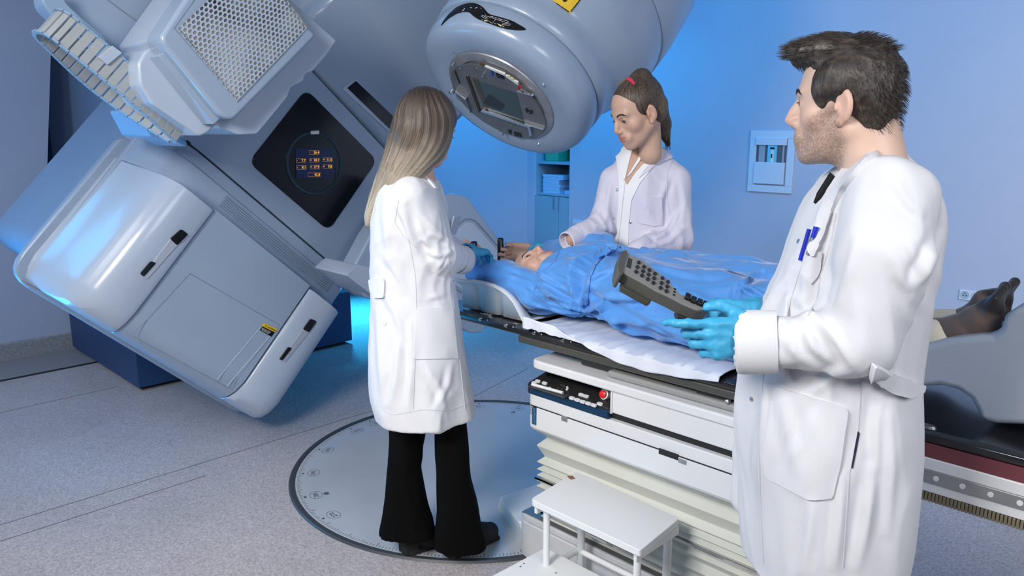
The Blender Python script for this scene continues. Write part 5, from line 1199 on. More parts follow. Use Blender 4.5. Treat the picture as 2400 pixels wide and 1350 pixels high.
# ---------------------------------------------------------------- bearded man in the foreground
def bearded_man():
    D = 1.56; P = thing('person', 'bearded man with short dark hair in a white lab coat, holding the grey handset', 'person', tuple(pd(1930, 1300, D)*np.array([1, 1, 0])))
    hf = frame(unit(-cR*math.cos(.60)+cF0*math.sin(.60)-cZ*.04), cZ); hp = pd(1994, 252, D); HS = 1.03
    V, F, C = head_mesh(SK2, (.50, .24, .20), jaw=1.06, nose=1.12, open_=.0045, beard=(.085, .055, .035), neck=.060, neck_to=(0, -.070, -.22), cran=(.005, .087))
    f = Field(hp-(.55, .55, 1.25), hp+(.4, .4, -.02), .014); a = lambda x, y, o=0: pd(x, y, D+o)
    f.chain([a(2040, 370), a(2040, 520), a(2000, 720), a(1960, 950), a(1950, 1200)], [.05, .11, .11, .12, .10], .04)
    v2, f2 = f.mesh(); Vb, Fb, Cb = join([(place(V, hf, hp, HS), F, C), (v2, f2, np.tile(SK2, (len(v2), 1)))])
    org('body', Vb, Fb, M_skin, P, Cb)
    face_parts(P, V, F, hf, hp, HS, mat('brow_dark', (.025, .018, .012), .7), bw=.0034, gaze=-.12)
    # coat
    R_ = [(322, 2052, 2106, .045, .02), (340, 2025, 2112, .06, .02), (365, 1995, 2124, .08, .01), (400, 1955, 2142, .12, .0), (450, 1905, 2172, .165, 0), (540, 1868, 2182, .17, 0), (640, 1828, 2166, .165, 0), (740, 1788, 2146, .16, 0), (860, 1748, 2128, .165, 0), (1000, 1738, 2122, .19, 0), (1150, 1750, 2110, .205, 0), (1250, 1752, 2100, .21, 0), (1330, 1760, 2084, .21, 0)]
    rr_ = rows(D, R_); f = Field(pd(1700, 1340, D)-(.28, .30, .0), pd(2210, 320, D)*np.array([1, 1, 1])+(.45, .30, .03), .0066)
    f.lo = np.array([.95, .15, .40]); f = Field((1.02, .20, rr_[-1][0]-.02), (2.05, 1.28, 1.60), .0058)
    f.stack(rr_, cR, cF0, .02, 2.25)
    # far front panel swinging out
    f.chain([pd(1775, 930, D+.10), pd(1752, 1060, D+.13), pd(1738, 1170, D+.14)], [.022, .026, .022], .02)
    sh, md, el, cu = pd(2085, 470, D-.13), pd(2066, 600, D-.17), pd(2012, 800, D-.18), pd(1752, 802, D-.12)
    f.chain([sh, md, el, cu], [.082, .080, .066, .055], .02).cone(cu+unit(cu-el)*.02, cu+unit(cu-el)*.06, .046, .047, .004, sub=True)
    f.chain([pd(1990, 460, D+.15), pd(1900, 640, D+.20), pd(1820, 722, D+.08)], [.07, .06, .034], .03)
    V, F = f.mesh(); V = relax(V, F, 2, .5); V = coat_folds(V, vnormals(V, F), 21, .0085, (10, 10, 2.4), (30, 30, 10), .0025); N_ = vnormals(V, F)
    V = V+N_*(elbow_folds(V, el, .19, cu-el, 0.0050, 14, 62)+elbow_folds(V, pd(1830, 790, D-.16), .13, cu-el, 0.0033, 15, 60)+elbow_folds(V, pd(2120, 560, D-.12), .20, (cR*.5+cZ), 0.0050, 19, 42)+elbow_folds(V, pd(1930, 640, D-.1), .16, (cR*.6+cZ), 0.0039, 23, 48)+elbow_folds(V, pd(1850, 960, D-.15), .2, (cR*.8+cZ*.5), 0.0022, 25, 34))
    V = crease_lines(V, vnormals(V, F), [([(1962, 480), (1935, 570), (1912, 660), (1898, 735)], 12, -.012), ([(2200, 560), (2178, 610), (2148, 670)], 12, .012), ([(2120, 560), (2145, 600), (2168, 650)], 11, .005), ([(2105, 640), (2130, 680), (2150, 720)], 12, .004), ([(1893, 735), (1930, 765), (1965, 805), (1990, 850)], 11, .012), ([(1825, 755), (1842, 800), (1875, 842)], 10, .008), ([(1885, 770), (1905, 815), (1940, 845)], 9, .008), ([(1768, 765), (1778, 810), (1795, 845)], 9, .005),
        ([(1825, 890), (1850, 1000), (1872, 1100)], 14, .008), ([(1905, 975), (1885, 1030), (1858, 1075)], 11, .006), ([(1965, 870), (1930, 900), (1890, 930)], 11, .007), ([(2062, 930), (2055, 1010), (2060, 1100)], 12, .007), ([(1905, 1175), (1895, 1260), (1880, 1340)], 13, .009), ([(2045, 1100), (2030, 1220), (2010, 1330)], 13, .009), ([(1795, 900), (1785, 1100), (1790, 1320)], 12, .006), ([(1975, 1120), (1965, 1230), (1955, 1330)], 12, .008), ([(2085, 980), (2090, 1100), (2080, 1250)], 12, .006), ([(2010, 560), (1985, 650), (1960, 740)], 12, .006), ([(1880, 700), (1850, 690), (1830, 720)], 9, .006), ([(1930, 700), (1900, 735), (1870, 748)], 9, .008), ([(2100, 430), (2130, 480), (2160, 500)], 10, .006)])
    ax = unit(cu-el); q = V-cu; s_ = q@ax; rv = q-s_[:, None]*ax; rd_ = np.linalg.norm(rv, axis=1); m_ = (s_ > -.075) & (s_ < .06) & (rd_ > .0555) & (rd_ < .10)
    V[m_] = (cu+s_[:, None]*ax+rv/rd_[:, None]*.0555)[m_]
    V = relax(V, F, 2, .4); ct = org('lab_coat', V, F, M_coat, P); b = bvh_of(V, F)
    spatch('collar', b, [(2088, 316), (2097, 330), (2100, 352), (2075, 356), (2030, 384), (1985, 440), (1950, 500), (1925, 560), (1905, 600), (1900, 585), (1925, 510), (1945, 455), (1985, 395), (2040, 345)], M_coat, ct, D, 8, .006, .005, 6)
    spatch('lower_pocket', b, [(1818, 905), (1975, 952), (1985, 962), (1955, 1165), (1900, 1172), (1800, 1120), (1790, 1080)], M_coat, ct, D, 11, .003, .003, 8)
    sline('pocket_stitching', b, [(1822, 925), (1900, 950), (1974, 968)], M_seamc, ct, D, .0009)
    spatch('breast_pocket', b, [(1888, 585), (1925, 590), (1922, 640), (1900, 665), (1882, 640)], M_coat, ct, D, 7, .003, .002, 4)
    MBp = MB(); p0, n = cast(b, 1897, 572, D); ax = unit(cZ*.95+cR*.2)
    pen = MB().tube([p0+n*.008-ax*.035, p0+n*.008+ax*.028], .0045, 10).build('pen', mat('blue_pen', (.01, .03, .5), .25, coat=.5), ct)
    q0, n = cast(b, 1909, 566, D); MB().tube([q0+n*.008-ax*.03, q0+n*.008+ax*.022], .0045, 10).build('pen', mat('steel_pen', (.4, .42, .45), .25, .8), ct)
    MB().tube([q0+n*.008+ax*.004, q0+n*.008+ax*.026], .0052, 10).build('pen_cap', mat('blue_pen', (.01, .03, .5), .25), ct)
    spatch('pocket_slit', b, [(2009, 1010), (2014, 1015), (2006, 1060), (1998, 1098), (1995, 1095), (2001, 1055)], mat('slit_dark', (.02, .02, .05), .9), ct, D, 5, .001, .001)
    sline('coat_seam', b, [(2020, 880), (2010, 1010), (1990, 1110), (1975, 1330)], M_seamc, ct, D, .0014)
    sline('coat_seam', b, [(1960, 500), (1950, 560), (1925, 640), (1915, 700), (1895, 740)], M_seamc, ct, D, .0014)
    sline('placket_stitching', b, [(1880, 620), (1845, 730)], M_seamc, ct, D, .001)
    sline('placket_stitching', b, [(1790, 872), (1780, 1000), (1782, 1150), (1790, 1320)], M_seamc, ct, D, .001)
    spatch('back_belt', b, [(2042, 848), (2060, 855), (2130, 895), (2152, 900), (2148, 918), (2118, 932), (2090, 920), (2034, 884)], M_coat, ct, D, 8, .010, .006, 6)
    for q in ((1762, 935), (1872, 566)): sdot('snap', b, *q, M_snap, ct, D, .0055)
    ax = unit(cu-el); u = unit(np.cross(ax, cZ)); w = np.cross(ax, u)
    m = MB(); m.lathe([(-.055, .062), (-.02, .064), (.012, .064), (.020, .0625), (.022, .058), (.012, .055), (-.02, .055)], lambda x, y, z: tuple(cu+u*x*.92+w*y*.98+ax*z), 44, True)
    m.build('cuff', M_coat, ct, smooth=60)
    spatch('undershirt', b, [(1950, 408), (1958, 415), (1925, 465), (1912, 478), (1920, 455)], mat('black_tshirt', (.008, .008, .01), .9), ct, D, 5, .003, .003)
    # hair
    T = lambda p: place(np.array([p]), hf, hp, HS)[0]; Mh = hf.T; f = Field(hp-.25, hp+.25, .0033)
    f.ell(T((0, -.004, .048)), (.082, .088, .088), .01, Mh).ell(T((0, -.038, .005)), (.073, .048, .075), .02, Mh).ell(T((0, -.050, -.034)), (.052, .028, .034), .02, Mh)
    f.ell(T((0, .045, .108)), (.062, .062, .034), .02, Mh).ell(T((0, .086, .108)), (.052, .030, .024), .015, Mh).cone(T((-.03, .104, .110)), T((.03, .104, .110)), .011, None, .015)
    for s in (-1, 1): f.ell(T((s*.064, .008, .035)), (.019, .050, .050), .015, Mh)
    f.ell(T((0, .150, .012)), (.13, .105, .078), .006, Mh, sub=True)
    for s in (-1, 1): f.ell(T((s*.088, .022, -.035)), (.032, .042, .064), .006, Mh, sub=True)
    V, F = f.mesh(); V = relax(V, F, 1, .4); L = (V-hp)@hf; N_ = vnormals(V, F)
    ang = np.arctan2(L[:, 2]-.0, L[:, 1]+.02); u = L[:, 2]*.9+L[:, 1]*.35+.02*np.sin(L[:, 1]*30); ut = L[:, 0]+.3*L[:, 2]
    top = np.clip((L[:, 2]-.09)/.02, 0, 1); w = u*(1-top)+ut*top
    V = V+N_*(.0018*ridge(np.clip(wn(L, (80, 80, 20), 5, 5, .6), -1, 1)))[:, None]
    n = np.clip(.5+.5*wn(L, (230, 60, 260), 8, 5, 1.2), 0, 1)[:, None]**2; C = np.array((.020, .014, .010))*(1-n)+np.array((.070, .052, .038))*n
    lowf = np.clip((.03-L[:, 2])/.09, 0, 1)[:, None]; C = C*(1-.3*lowf)+np.array((.10, .075, .058))*.3*lowf
    tt = top; ho = org('hair', V, F, M_hair, P, C, strand=np.stack([(L[:, 1]*(1-tt)+L[:, 0]*tt)*330, (L[:, 2]*(1-tt)+L[:, 1]*tt)*70, L[:, 0]*60], 1))
    # short tufts standing out of the crown and quiff
    m = MB(); r_ = np.random.RandomState(3); idx = r_.choice(np.where((L[:, 2] > .03) | ((L[:, 1] < -.04) & (L[:, 2] > -.045)))[0], 3200)
    for i in idx:
        nn = N_[i]; l = L[i]; fl = unit(hf@np.array([.2*r_.randn(), (1.0 if l[2] > .1 and l[1] > .0 else -.6), (.1 if l[2] > .1 else -.8)])); a = V[i]-nn*.003
        q = a+fl*.008+nn*.0035; e = a+fl*(.014+.006*r_.rand())+nn*.0045; m.tube([a, q, e], [.0005, .00045, .0001], 3)
    me = bpy.data.meshes.new('hair_tufts'); me.from_pydata(m.V, [], m.F); a = me.color_attributes.new('Col', 'FLOAT_COLOR', 'POINT')
    cc = np.repeat(np.array((.02, .015, .011))+r_.rand(len(idx), 1)*np.array((.07, .053, .04)), 9, 0); a.data.foreach_set('color', np.c_[cc, np.ones(len(cc))].ravel())
    me.polygons.foreach_set('use_smooth', [True]*len(me.polygons)); tag(link('hair_tufts', me, M_hair, ho), kind='stuff')
    # trousers below the coat
    f = Field((1.15, .3, .02), (1.95, 1.1, .52), .011)
    for (o, x) in ((-.1, 1965), (.1, 1900)):
        q = pd(x, 1300, D+o); f.chain([q, q*np.array([1, 1, 0])+(0, 0, .08)], [.085, .07], .02)
    f.cone(pd(2030, 1345, D-.02), pd(2035, 1420, D-.02), .04, .04, .02)
    V, F = f.mesh(); org('trousers', V, F, mat('grey_trousers', (.30, .30, .31), .9), P)
    for (o, x) in ((-.1, 1965), (.1, 1900)):
        q = pd(x, 1300, D+o)*np.array([1, 1, 0]); f = Field(q-(.3, .3, .0), q+(.3, .3, .14), .009); f.chain([q+(0, 0, .075), q-cR*.07+(0, 0, .06), q-cR*.20+(0, 0, .045)], [.05, .045, .036], .02); V, F = f.mesh(); V[:, 2] = np.maximum(V[:, 2], .001); org('shoe', V, F, M_boot, P)
    # gloved hand gripping the handset
    y_ = unit(-cR*.95-cZ*.04-cF0*.18); z_ = unit(-cF0*.93+cZ*.12); x_ = unit(np.cross(y_, z_)); x_ = x_ if x_[2] > 0 else -x_; z_ = np.cross(x_, y_); z_ = z_ if z_@cF0 < 0 else -z_
    M = np.stack([x_, y_, z_], 1); o = pd(1768, 786, D-.13)
    V, F, _ = hand_mesh(M, o, 1.0, [(14, 22, 20), (48, 62, 35), (58, 75, 40), (66, 80, 45)], thumb=((.045, .026, -.018), (.060, .052, -.030), (.058, .078, -.040)), splay=.04, wrist_len=.04, wr=.026)
    if np.linalg.det(M) < 0: F = F[:, ::-1]
    N_ = vnormals(V, F); V = V+N_*(.0011*ridge(wn(V, (110, 110, 110), 6)))[:, None]
    gl = org('glove', V, F, M_glove, P)
    # second gloved hand behind it, coming from the far sleeve
    y2 = unit(-cR*.96+cZ*.10-cF0*.1); z2 = unit(cZ*.95+cF0*.2); x2 = np.cross(y2, z2); M = np.stack([x2, y2, z2], 1); o2 = pd(1772, 722, D+.06)
    V, F, _ = hand_mesh(M, o2, 1.0, [(35, 40, 30)]*4, wrist_len=.045, wr=.024); V = V+vnormals(V, F)*(.0012*ridge(wn(V, (110, 110, 110), 8)))[:, None]
    org('glove', V, F, M_glove, P)
    # handset
    TL, BL, E = pd(1467, 592, 1.56), pd(1458, 641, 1.485), pd(1652, 726, 1.46)
    nrm = unit(np.cross(E-TL, BL-TL)); nrm = nrm if nrm[2] > 0 else -nrm
    def HP(px, py, h=0): d = ray(px, py); k = ((TL-CAM)@nrm+h)/(d@nrm); return CAM+d*k
    def zf(x, y): return (1400+x/4.5, 550+y/4.5)
    out = [(285, 185), (305, 190), (480, 270), (610, 375), (740, 480), (880, 635), (960, 662), (1180, 755), (1195, 775), (1170, 795), (1060, 808), (900, 740), (760, 665), (620, 600), (440, 495), (280, 410), (258, 395), (262, 320)]
    HT = thing('handset', 'grey wired-style control handset with rows of dark keys, held in the blue glove', 'remote control', tuple(HP(1560, 680)))
    M_hs = mat('handset_face', (.20, .20, .195), .4); M_hb = mat('handset_body', (.075, .075, .065), .4)
    def hprism(name, pts, h0, h1, m, par, bev=.001, z=True):
        P_ = [HP(*(zf(*p) if z else p)) for p in pts]; n = len(P_); V = [p+nrm*h0 for p in P_]+[p+nrm*h1 for p in P_]
        return mk(name, V, [tuple(range(n)), tuple(range(2*n-1, n-1, -1))]+[(i, (i+1) % n, n+(i+1) % n, n+i) for i in range(n)], m, par, bevel=bev, smooth=40)
    bd = hprism('handset_body', rpoly(out, 14, 3), -.024, -.001, M_hb, HT, .004); hprism('face_plate', rpoly([(x*.985+8, y*.985+4) for x, y in out], 14, 3), -.002, .0008, M_hs, HT, .0012)
    hprism('end_cap', rpoly([(245, 190), (300, 178), (312, 200), (275, 330), (258, 440), (225, 430), (212, 360)], 12, 3), -.030, .004, M_hb, HT, .004)
    hprism('battery_cover', rpoly([(300, 400), (620, 575), (625, 600), (590, 620), (300, 460)], 10, 3), -.034, -.022, mat('handset_under', (.045, .045, .035), .45), HT, .003)
    hprism('handle_grip', rpoly([(880, 700), (1180, 770), (1170, 800), (1060, 815), (900, 770)], 10, 3), -.034, -.022, M_blkm, HT, .003)
    hprism('display', [(325, 243), (370, 268), (350, 368), (300, 345)], .0005, .0016, mat('lcd_dark', (.03, .035, .033), .2), HT)
    hprism('display_frame', [(318, 236), (378, 266), (354, 376), (294, 350)], .0003, .0010, mat('lcd_frame', (.26, .26, .25), .4), HT, .0004)
    def hkey(x, y, w, h_, z1=.004, m=None):
        c = HP(*zf(x, y)); ex = unit(HP(*zf(1100, 770))-HP(*zf(280, 400))); ey = unit(np.cross(nrm, ex)); V = []
        pts = [(w*math.cos(t), h_*math.sin(t)) for t in np.linspace(0, 2*math.pi, 12, endpoint=False)]
        return MB().prism(pts, .0005, z1, lambda u, hh, v: tuple(c+ex*u+ey*v+nrm*hh)).build('key', m or M_blkm, HT)
    for (a_, b_) in (((432, 303), (405, 400)), ((488, 348), (467, 440)), ((545, 382), (528, 478)), ((603, 420), (587, 518)), ((682, 468), (663, 570)), ((740, 508), (725, 605))):
        for t in (0, .5, 1): hkey(a_[0]*(1-t)+b_[0]*t, a_[1]*(1-t)+b_[1]*t, .0038, .0055)
    for q in ((815, 578), (812, 608), (806, 640)): hkey(*q, .0028, .0035, .0015)
    for q in ((945, 672), (1005, 703), (1070, 730), (1130, 755)):
        c = HP(*zf(*q)); ex = unit(HP(*zf(1100, 770))-HP(*zf(280, 400))); ey = unit(np.cross(nrm, ex))
        MB().box((-.0055, -.009, 0), (.0055, .009, .008), lambda x, y, z: tuple(c+ex*x+ey*y+nrm*z)).build('rocker_key', M_blk, HT, bevel=.0015)
bearded_man()
# ---------------------------------------------------------------- woman with a ponytail, beyond the couch
def woman_ponytail():
    D = 3.12; P = thing('person', 'woman with a brown ponytail in an open lab coat, standing beyond the couch', 'person', tuple(pd(1515, 600, D)*np.array([1, 1, 0])))
    hf = frame(unit(-cR*math.cos(-.42)+cF0*math.sin(-.42)-cZ*.46), cZ+cR*.0); hp = pd(1497, 267, D-.10); HS = 1.045
    V, F, C = head_mesh(SK3, (.55, .17, .15), jaw=.93, nose=.95, lidz=-.0026, open_=.0046, fem=True, neck=.040, neck_to=(0, .008, -.155))
    f = Field(hp-(.5, .5, 1.75), hp+(.5, .5, -.03), .014); a = lambda x, y, o=0: pd(x, y, D+o)
    f.chain([a(1520, 380), a(1518, 440, -.02), a(1515, 560), a(1510, 640)], [.055, .085, .085, .09], .04)
    f.chain([a(1500, 640), a(1490, 900), a(1490, 1100)], [.08, .06, .05], .02).chain([a(1555, 640), a(1550, 900), a(1550, 1100)], [.08, .06, .05], .02)
    f.chain([a(1445, 430), a(1408, 528, -.08), a(1342, 560, -.20), pd(1300, 577, 3.27)], [.03, .024, .021, .02], .02)
    v2, f2 = f.mesh(); Vb, Fb, Cb = join([(place(V, hf, hp, HS), F, C), (v2, f2, np.tile(SK3, (len(v2), 1)))])
    org('body', Vb, Fb, M_skin, P, Cb)
    face_parts(P, V, F, hf, hp, HS, mat('brow_dark', (.025, .018, .012), .7), bw=.0030, lidz=-.0035, gaze=-.45)
    # coat, open at the front
    rr_ = rows(D, [(348, 1470, 1552, .05, .01), (360, 1455, 1568, .065, .01), (380, 1442, 1590, .085, .01), (404, 1432, 1606, .105, .01), (440, 1421, 1614, .13, 0), (500, 1420, 1608, .13, 0), (560, 1418, 1604, .13, 0), (620, 1415, 1606, .135, 0), (800, 1400, 1610, .15, .0)])
    f = Field(pd(1500, 800, D)+(-.42, -.42, .0), pd(1500, 340, D)+(.42, .42, .06), .0058)
    f.stack(rr_, cR, cF0, .02, 2.2)
    s1, e1, c1 = pd(1440, 425, D), pd(1408, 528, D-.08), pd(1342, 560, D-.20)
    f.chain([s1, e1, c1], [.062, .056, .037], .02)
    s2, e2, c2 = pd(1583, 425, D-.03), pd(1586, 556, D-.08), pd(1500, 592, D-.22)
    f.chain([s2, e2, c2], [.066, .062, .05], .02)
    f.cone(c1-unit(c1-e1)*.01, c1+unit(c1-e1)*.09, .030, .040, .006, sub=True)
    V, F = f.mesh(); V = relax(V, F, 2, .5); V = coat_folds(V, vnormals(V, F), 43, .0065, (13, 13, 3)); N_ = vnormals(V, F)
    V = V+N_*(elbow_folds(V, e2, .17, e2-c2, 0.0044, 44, 70)+elbow_folds(V, e1, .16, c1-e1, 0.0039, 45, 75)+elbow_folds(V, (s2+e2)/2, .14, cR*.6+cZ, 0.0022, 46, 60))
    V = crease_lines(V, vnormals(V, F), [([(1577, 420), (1562, 470), (1560, 530)], 7, -.008), ([(1592, 495), (1570, 535), (1540, 562)], 6, .008), ([(1602, 535), (1570, 565), (1528, 578)], 6, .007), ([(1505, 470), (1520, 500), (1530, 525)], 5, .006), ([(1440, 520), (1434, 560), (1432, 595)], 6, .006), ([(1398, 528), (1420, 535), (1442, 548)], 6, .006), ([(1378, 545), (1395, 560), (1410, 575)], 5, .005), ([(1595, 420), (1605, 470), (1600, 520)], 6, .005), ([(1520, 540), (1540, 555), (1560, 550)], 6, .006), ([(1430, 430), (1425, 480), (1420, 520)], 6, .005)])
    V = relax(V, F, 1, .3); ct = org('lab_coat', V, F, M_coat2, P); b = bvh_of(V, F)
    sh_ = spatch('shirt', b, [(1449, 356), (1475, 368), (1530, 352), (1548, 372), (1522, 402), (1500, 430), (1480, 470), (1475, 520), (1472, 598), (1440, 598), (1446, 520), (1450, 470), (1452, 430), (1447, 390)], M_shirt, ct, D-.03, 6, .002, .003)
    tag(spatch('neckline_skin', b, [(1478, 350), (1532, 345), (1516, 376), (1490, 405), (1471, 434), (1466, 428), (1469, 400), (1476, 376)], mat('chest_skin', SK3, .5, noise=.08, nscale=30, sub=.05), ct, D-.03, 5, .0045, .002), 'bare skin in the shirt opening')
    spatch('lapel', b, [(1556, 332), (1568, 350), (1574, 372), (1550, 382), (1545, 386), (1530, 388), (1520, 402), (1497, 420), (1510, 400), (1535, 370)], M_coat2, ct, D, 5, .006, .003)
    spatch('shirt_collar', b, [(1533, 303), (1540, 305), (1553, 330), (1550, 345), (1547, 368), (1535, 362), (1520, 355), (1510, 362), (1500, 380), (1478, 412), (1471, 418), (1490, 385), (1512, 348)], M_shirt, ct, D-.03, 5, .010, .004)
    spatch('shirt_collar', b, [(1446, 352), (1478, 344), (1484, 350), (1478, 378), (1470, 410), (1466, 425), (1460, 420), (1452, 385), (1449, 370)], M_shirt, ct, D-.06, 5, .010, .004)
    spatch('breast_pocket', b, [(1500, 456), (1515, 463), (1550, 460), (1552, 528), (1530, 530), (1496, 522)], M_coat2, ct, D, 6, .0025, .002, 3)
    sline('pocket_stitching', b, [(1500, 466), (1520, 472), (1551, 468)], M_seamc, ct, D, .0009)
    sline('coat_seam', b, [(1578, 375), (1565, 400), (1562, 450), (1570, 500)], M_seamc, ct, D, .0012)
    sline('placket_stitching', b, [(1472, 470), (1472, 590)], M_seamc, ct, D, .0009)
    for q in ((1482, 451), (1478, 521), (1447, 445), (1438, 512)): sdot('snap', b, *q, M_snap, ct, D, .0055, .003)
    sline('shirt_placket', b, [(1466, 430), (1458, 500), (1450, 590)], M_seamc, ct, D, .0012, .006)
    # cuff and glove on the patient's arm
    ax = unit(c1-e1); u = unit(np.cross(ax, cZ)); w = np.cross(ax, u)
    m = MB(); m.lathe([(-.03, .039), (.01, .040), (.034, .039), (.036, .035), (.01, .034)], lambda x, y, z: tuple(c1+u*x+w*y+ax*z), 32, True); m.build('cuff', M_coat2, ct, smooth=60)
    o = pd(1300, 577, 3.28); y_ = unit(-cR*.97+cF0*.15+cZ*.04); z_ = unit(cZ+cF0*.1); x_ = np.cross(y_, z_); M = np.stack([x_, y_, np.cross(x_, y_)], 1)
    V, F, _ = hand_mesh(M, o, .90, [(12, 20, 15), (18, 25, 20), (22, 30, 20), (26, 30, 20)]); V = V+vnormals(V, F)*(.001*ridge(wn(V, (120, 120, 120), 3)))[:, None]; org('glove', V, F, M_glove, P)
    # hair
    T = lambda p: place(np.array([p]), hf, hp, HS)[0]; Mh = hf.T; f = Field(hp-.30, hp+.30, .0036)
    f.ell(T((0, -.016, .050)), (.0805, .105, .087), .01, Mh).ell(T((0, -.060, .0)), (.072, .050, .07), .02, Mh).ell(T((0, -.058, .115)), (.040, .040, .035), .02, Mh)
    for s in (-1, 1): f.ell(T((s*.066, -.005, .032)), (.014, .042, .040), .012, Mh)
    f.ell(T((0, .150, .018)), (.14, .115, .094), .006, Mh, sub=True)
    for s in (-1, 1): f.ell(T((s*.088, .020, -.040)), (.030, .046, .066), .006, Mh, sub=True)
    cap = f; pn = [pd(1488, 188, D-.08), pd(1516, 202, D-.06), pd(1538, 245, D-.04), pd(1552, 292, D-.02), pd(1566, 338, D)]
    f.chain(pn, [.022, .040, .042, .034, .010], .012)
    V, F = f.mesh(); V = relax(V, F, 1, .4); N_ = vnormals(V, F); L = (V-hp)@hf; q = L-np.array([0, -.06, .12]); az = np.arctan2(q[:, 0], q[:, 1]); el_ = np.arctan2(-q[:, 2], np.hypot(q[:, 0], q[:, 1]))
    Z_ = np.array([p[2] for p in pn])[::-1]; cx_ = np.interp(V[:, 2], Z_, np.array([p@cR for p in pn])[::-1]); tail = np.clip(((V-hp)@cR-.055)/.02, 0, 1)
    uu = az*.09*(1-tail)+((V@cR-cx_)+(V@cF0)*.6)*tail
    V = V+N_*(.0009*np.sin(uu*330)*tail)[:, None]
    C = hair_cols(V, uu, (.022, .015, .010), (.13, .090, .055), 3.0, 1.2); C = C*(1+tail[:, None]*.5)
    ho = org('hair', V, F, M_hair, P, C, strand=np.stack([uu*420, el_*2, tail*3], 1))
    c = pn[0]; axb = unit(pn[1]-pn[0]+(0, 0, -.0)); u = unit(np.cross(axb, cF0)); w = np.cross(axb, u)
    spatch('hair_tie', bvh_of(V, F), [(1466, 184), (1474, 183), (1482, 187), (1489, 198), (1486, 200), (1478, 193), (1470, 189)], mat('pink_elastic', (.75, .04, .12), .5), P, D, 3, .002, .003)
    m = MB(); r_ = random.Random(8)
    for k in range(26):
        o_ = (r_.random()-.5)*1.8; m.tube([p+cR*o_*[.012, .024, .024, .018, .010][i]-cF0*([.02, .030, .031, .024, .010][i]*math.sqrt(max(0, 1-(o_*.6)**2)))-cZ*([0, 0, 0, 0, .03*r_.random()][i]) for i, p in enumerate(pn)], [.001, .0018, .0018, .0014, .0004], 4)
    me = bpy.data.meshes.new('ponytail_locks'); me.from_pydata(m.V, [], m.F); aa = me.color_attributes.new('Col', 'FLOAT_COLOR', 'POINT'); aa.data.foreach_set('color', np.tile((.10, .07, .04, 1), (len(m.V), 1)).ravel()); me.polygons.foreach_set('use_smooth', [True]*len(me.polygons))
    tag(link('ponytail_locks', me, M_hair, ho), kind='stuff')
    # trousers and shoes behind the couch
    f = Field(pd(1515, 600, D)*np.array([1, 1, 0])-(.3, .3, -.06), pd(1515, 600, D)*np.array([1, 1, 0])+(.3, .3, .85), .012)
    for s in (-1, 1):
        q = pd(1515, 600, D)*np.array([1, 1, 0])+cR*.09*s; f.chain([q+(0, 0, .84), q+(0, 0, .09)], [.09, .06], .02)
    V, F = f.mesh(); org('trousers', V, F, mat('dark_trousers', (.02, .02, .03), .9), P)
    for s in (-1, 1):
        q = pd(1515, 600, D)*np.array([1, 1, 0])+cR*.09*s; f = Field(q-(.3, .3, 0), q+(.3, .3, .15), .010); f.chain([q+(0, 0, .06), q-cF0*.15+(0, 0, .04)], [.045, .034], .02); V, F = f.mesh(); V[:, 2] = np.maximum(V[:, 2], .001); org('shoe', V, F, M_boot, P)
woman_ponytail()
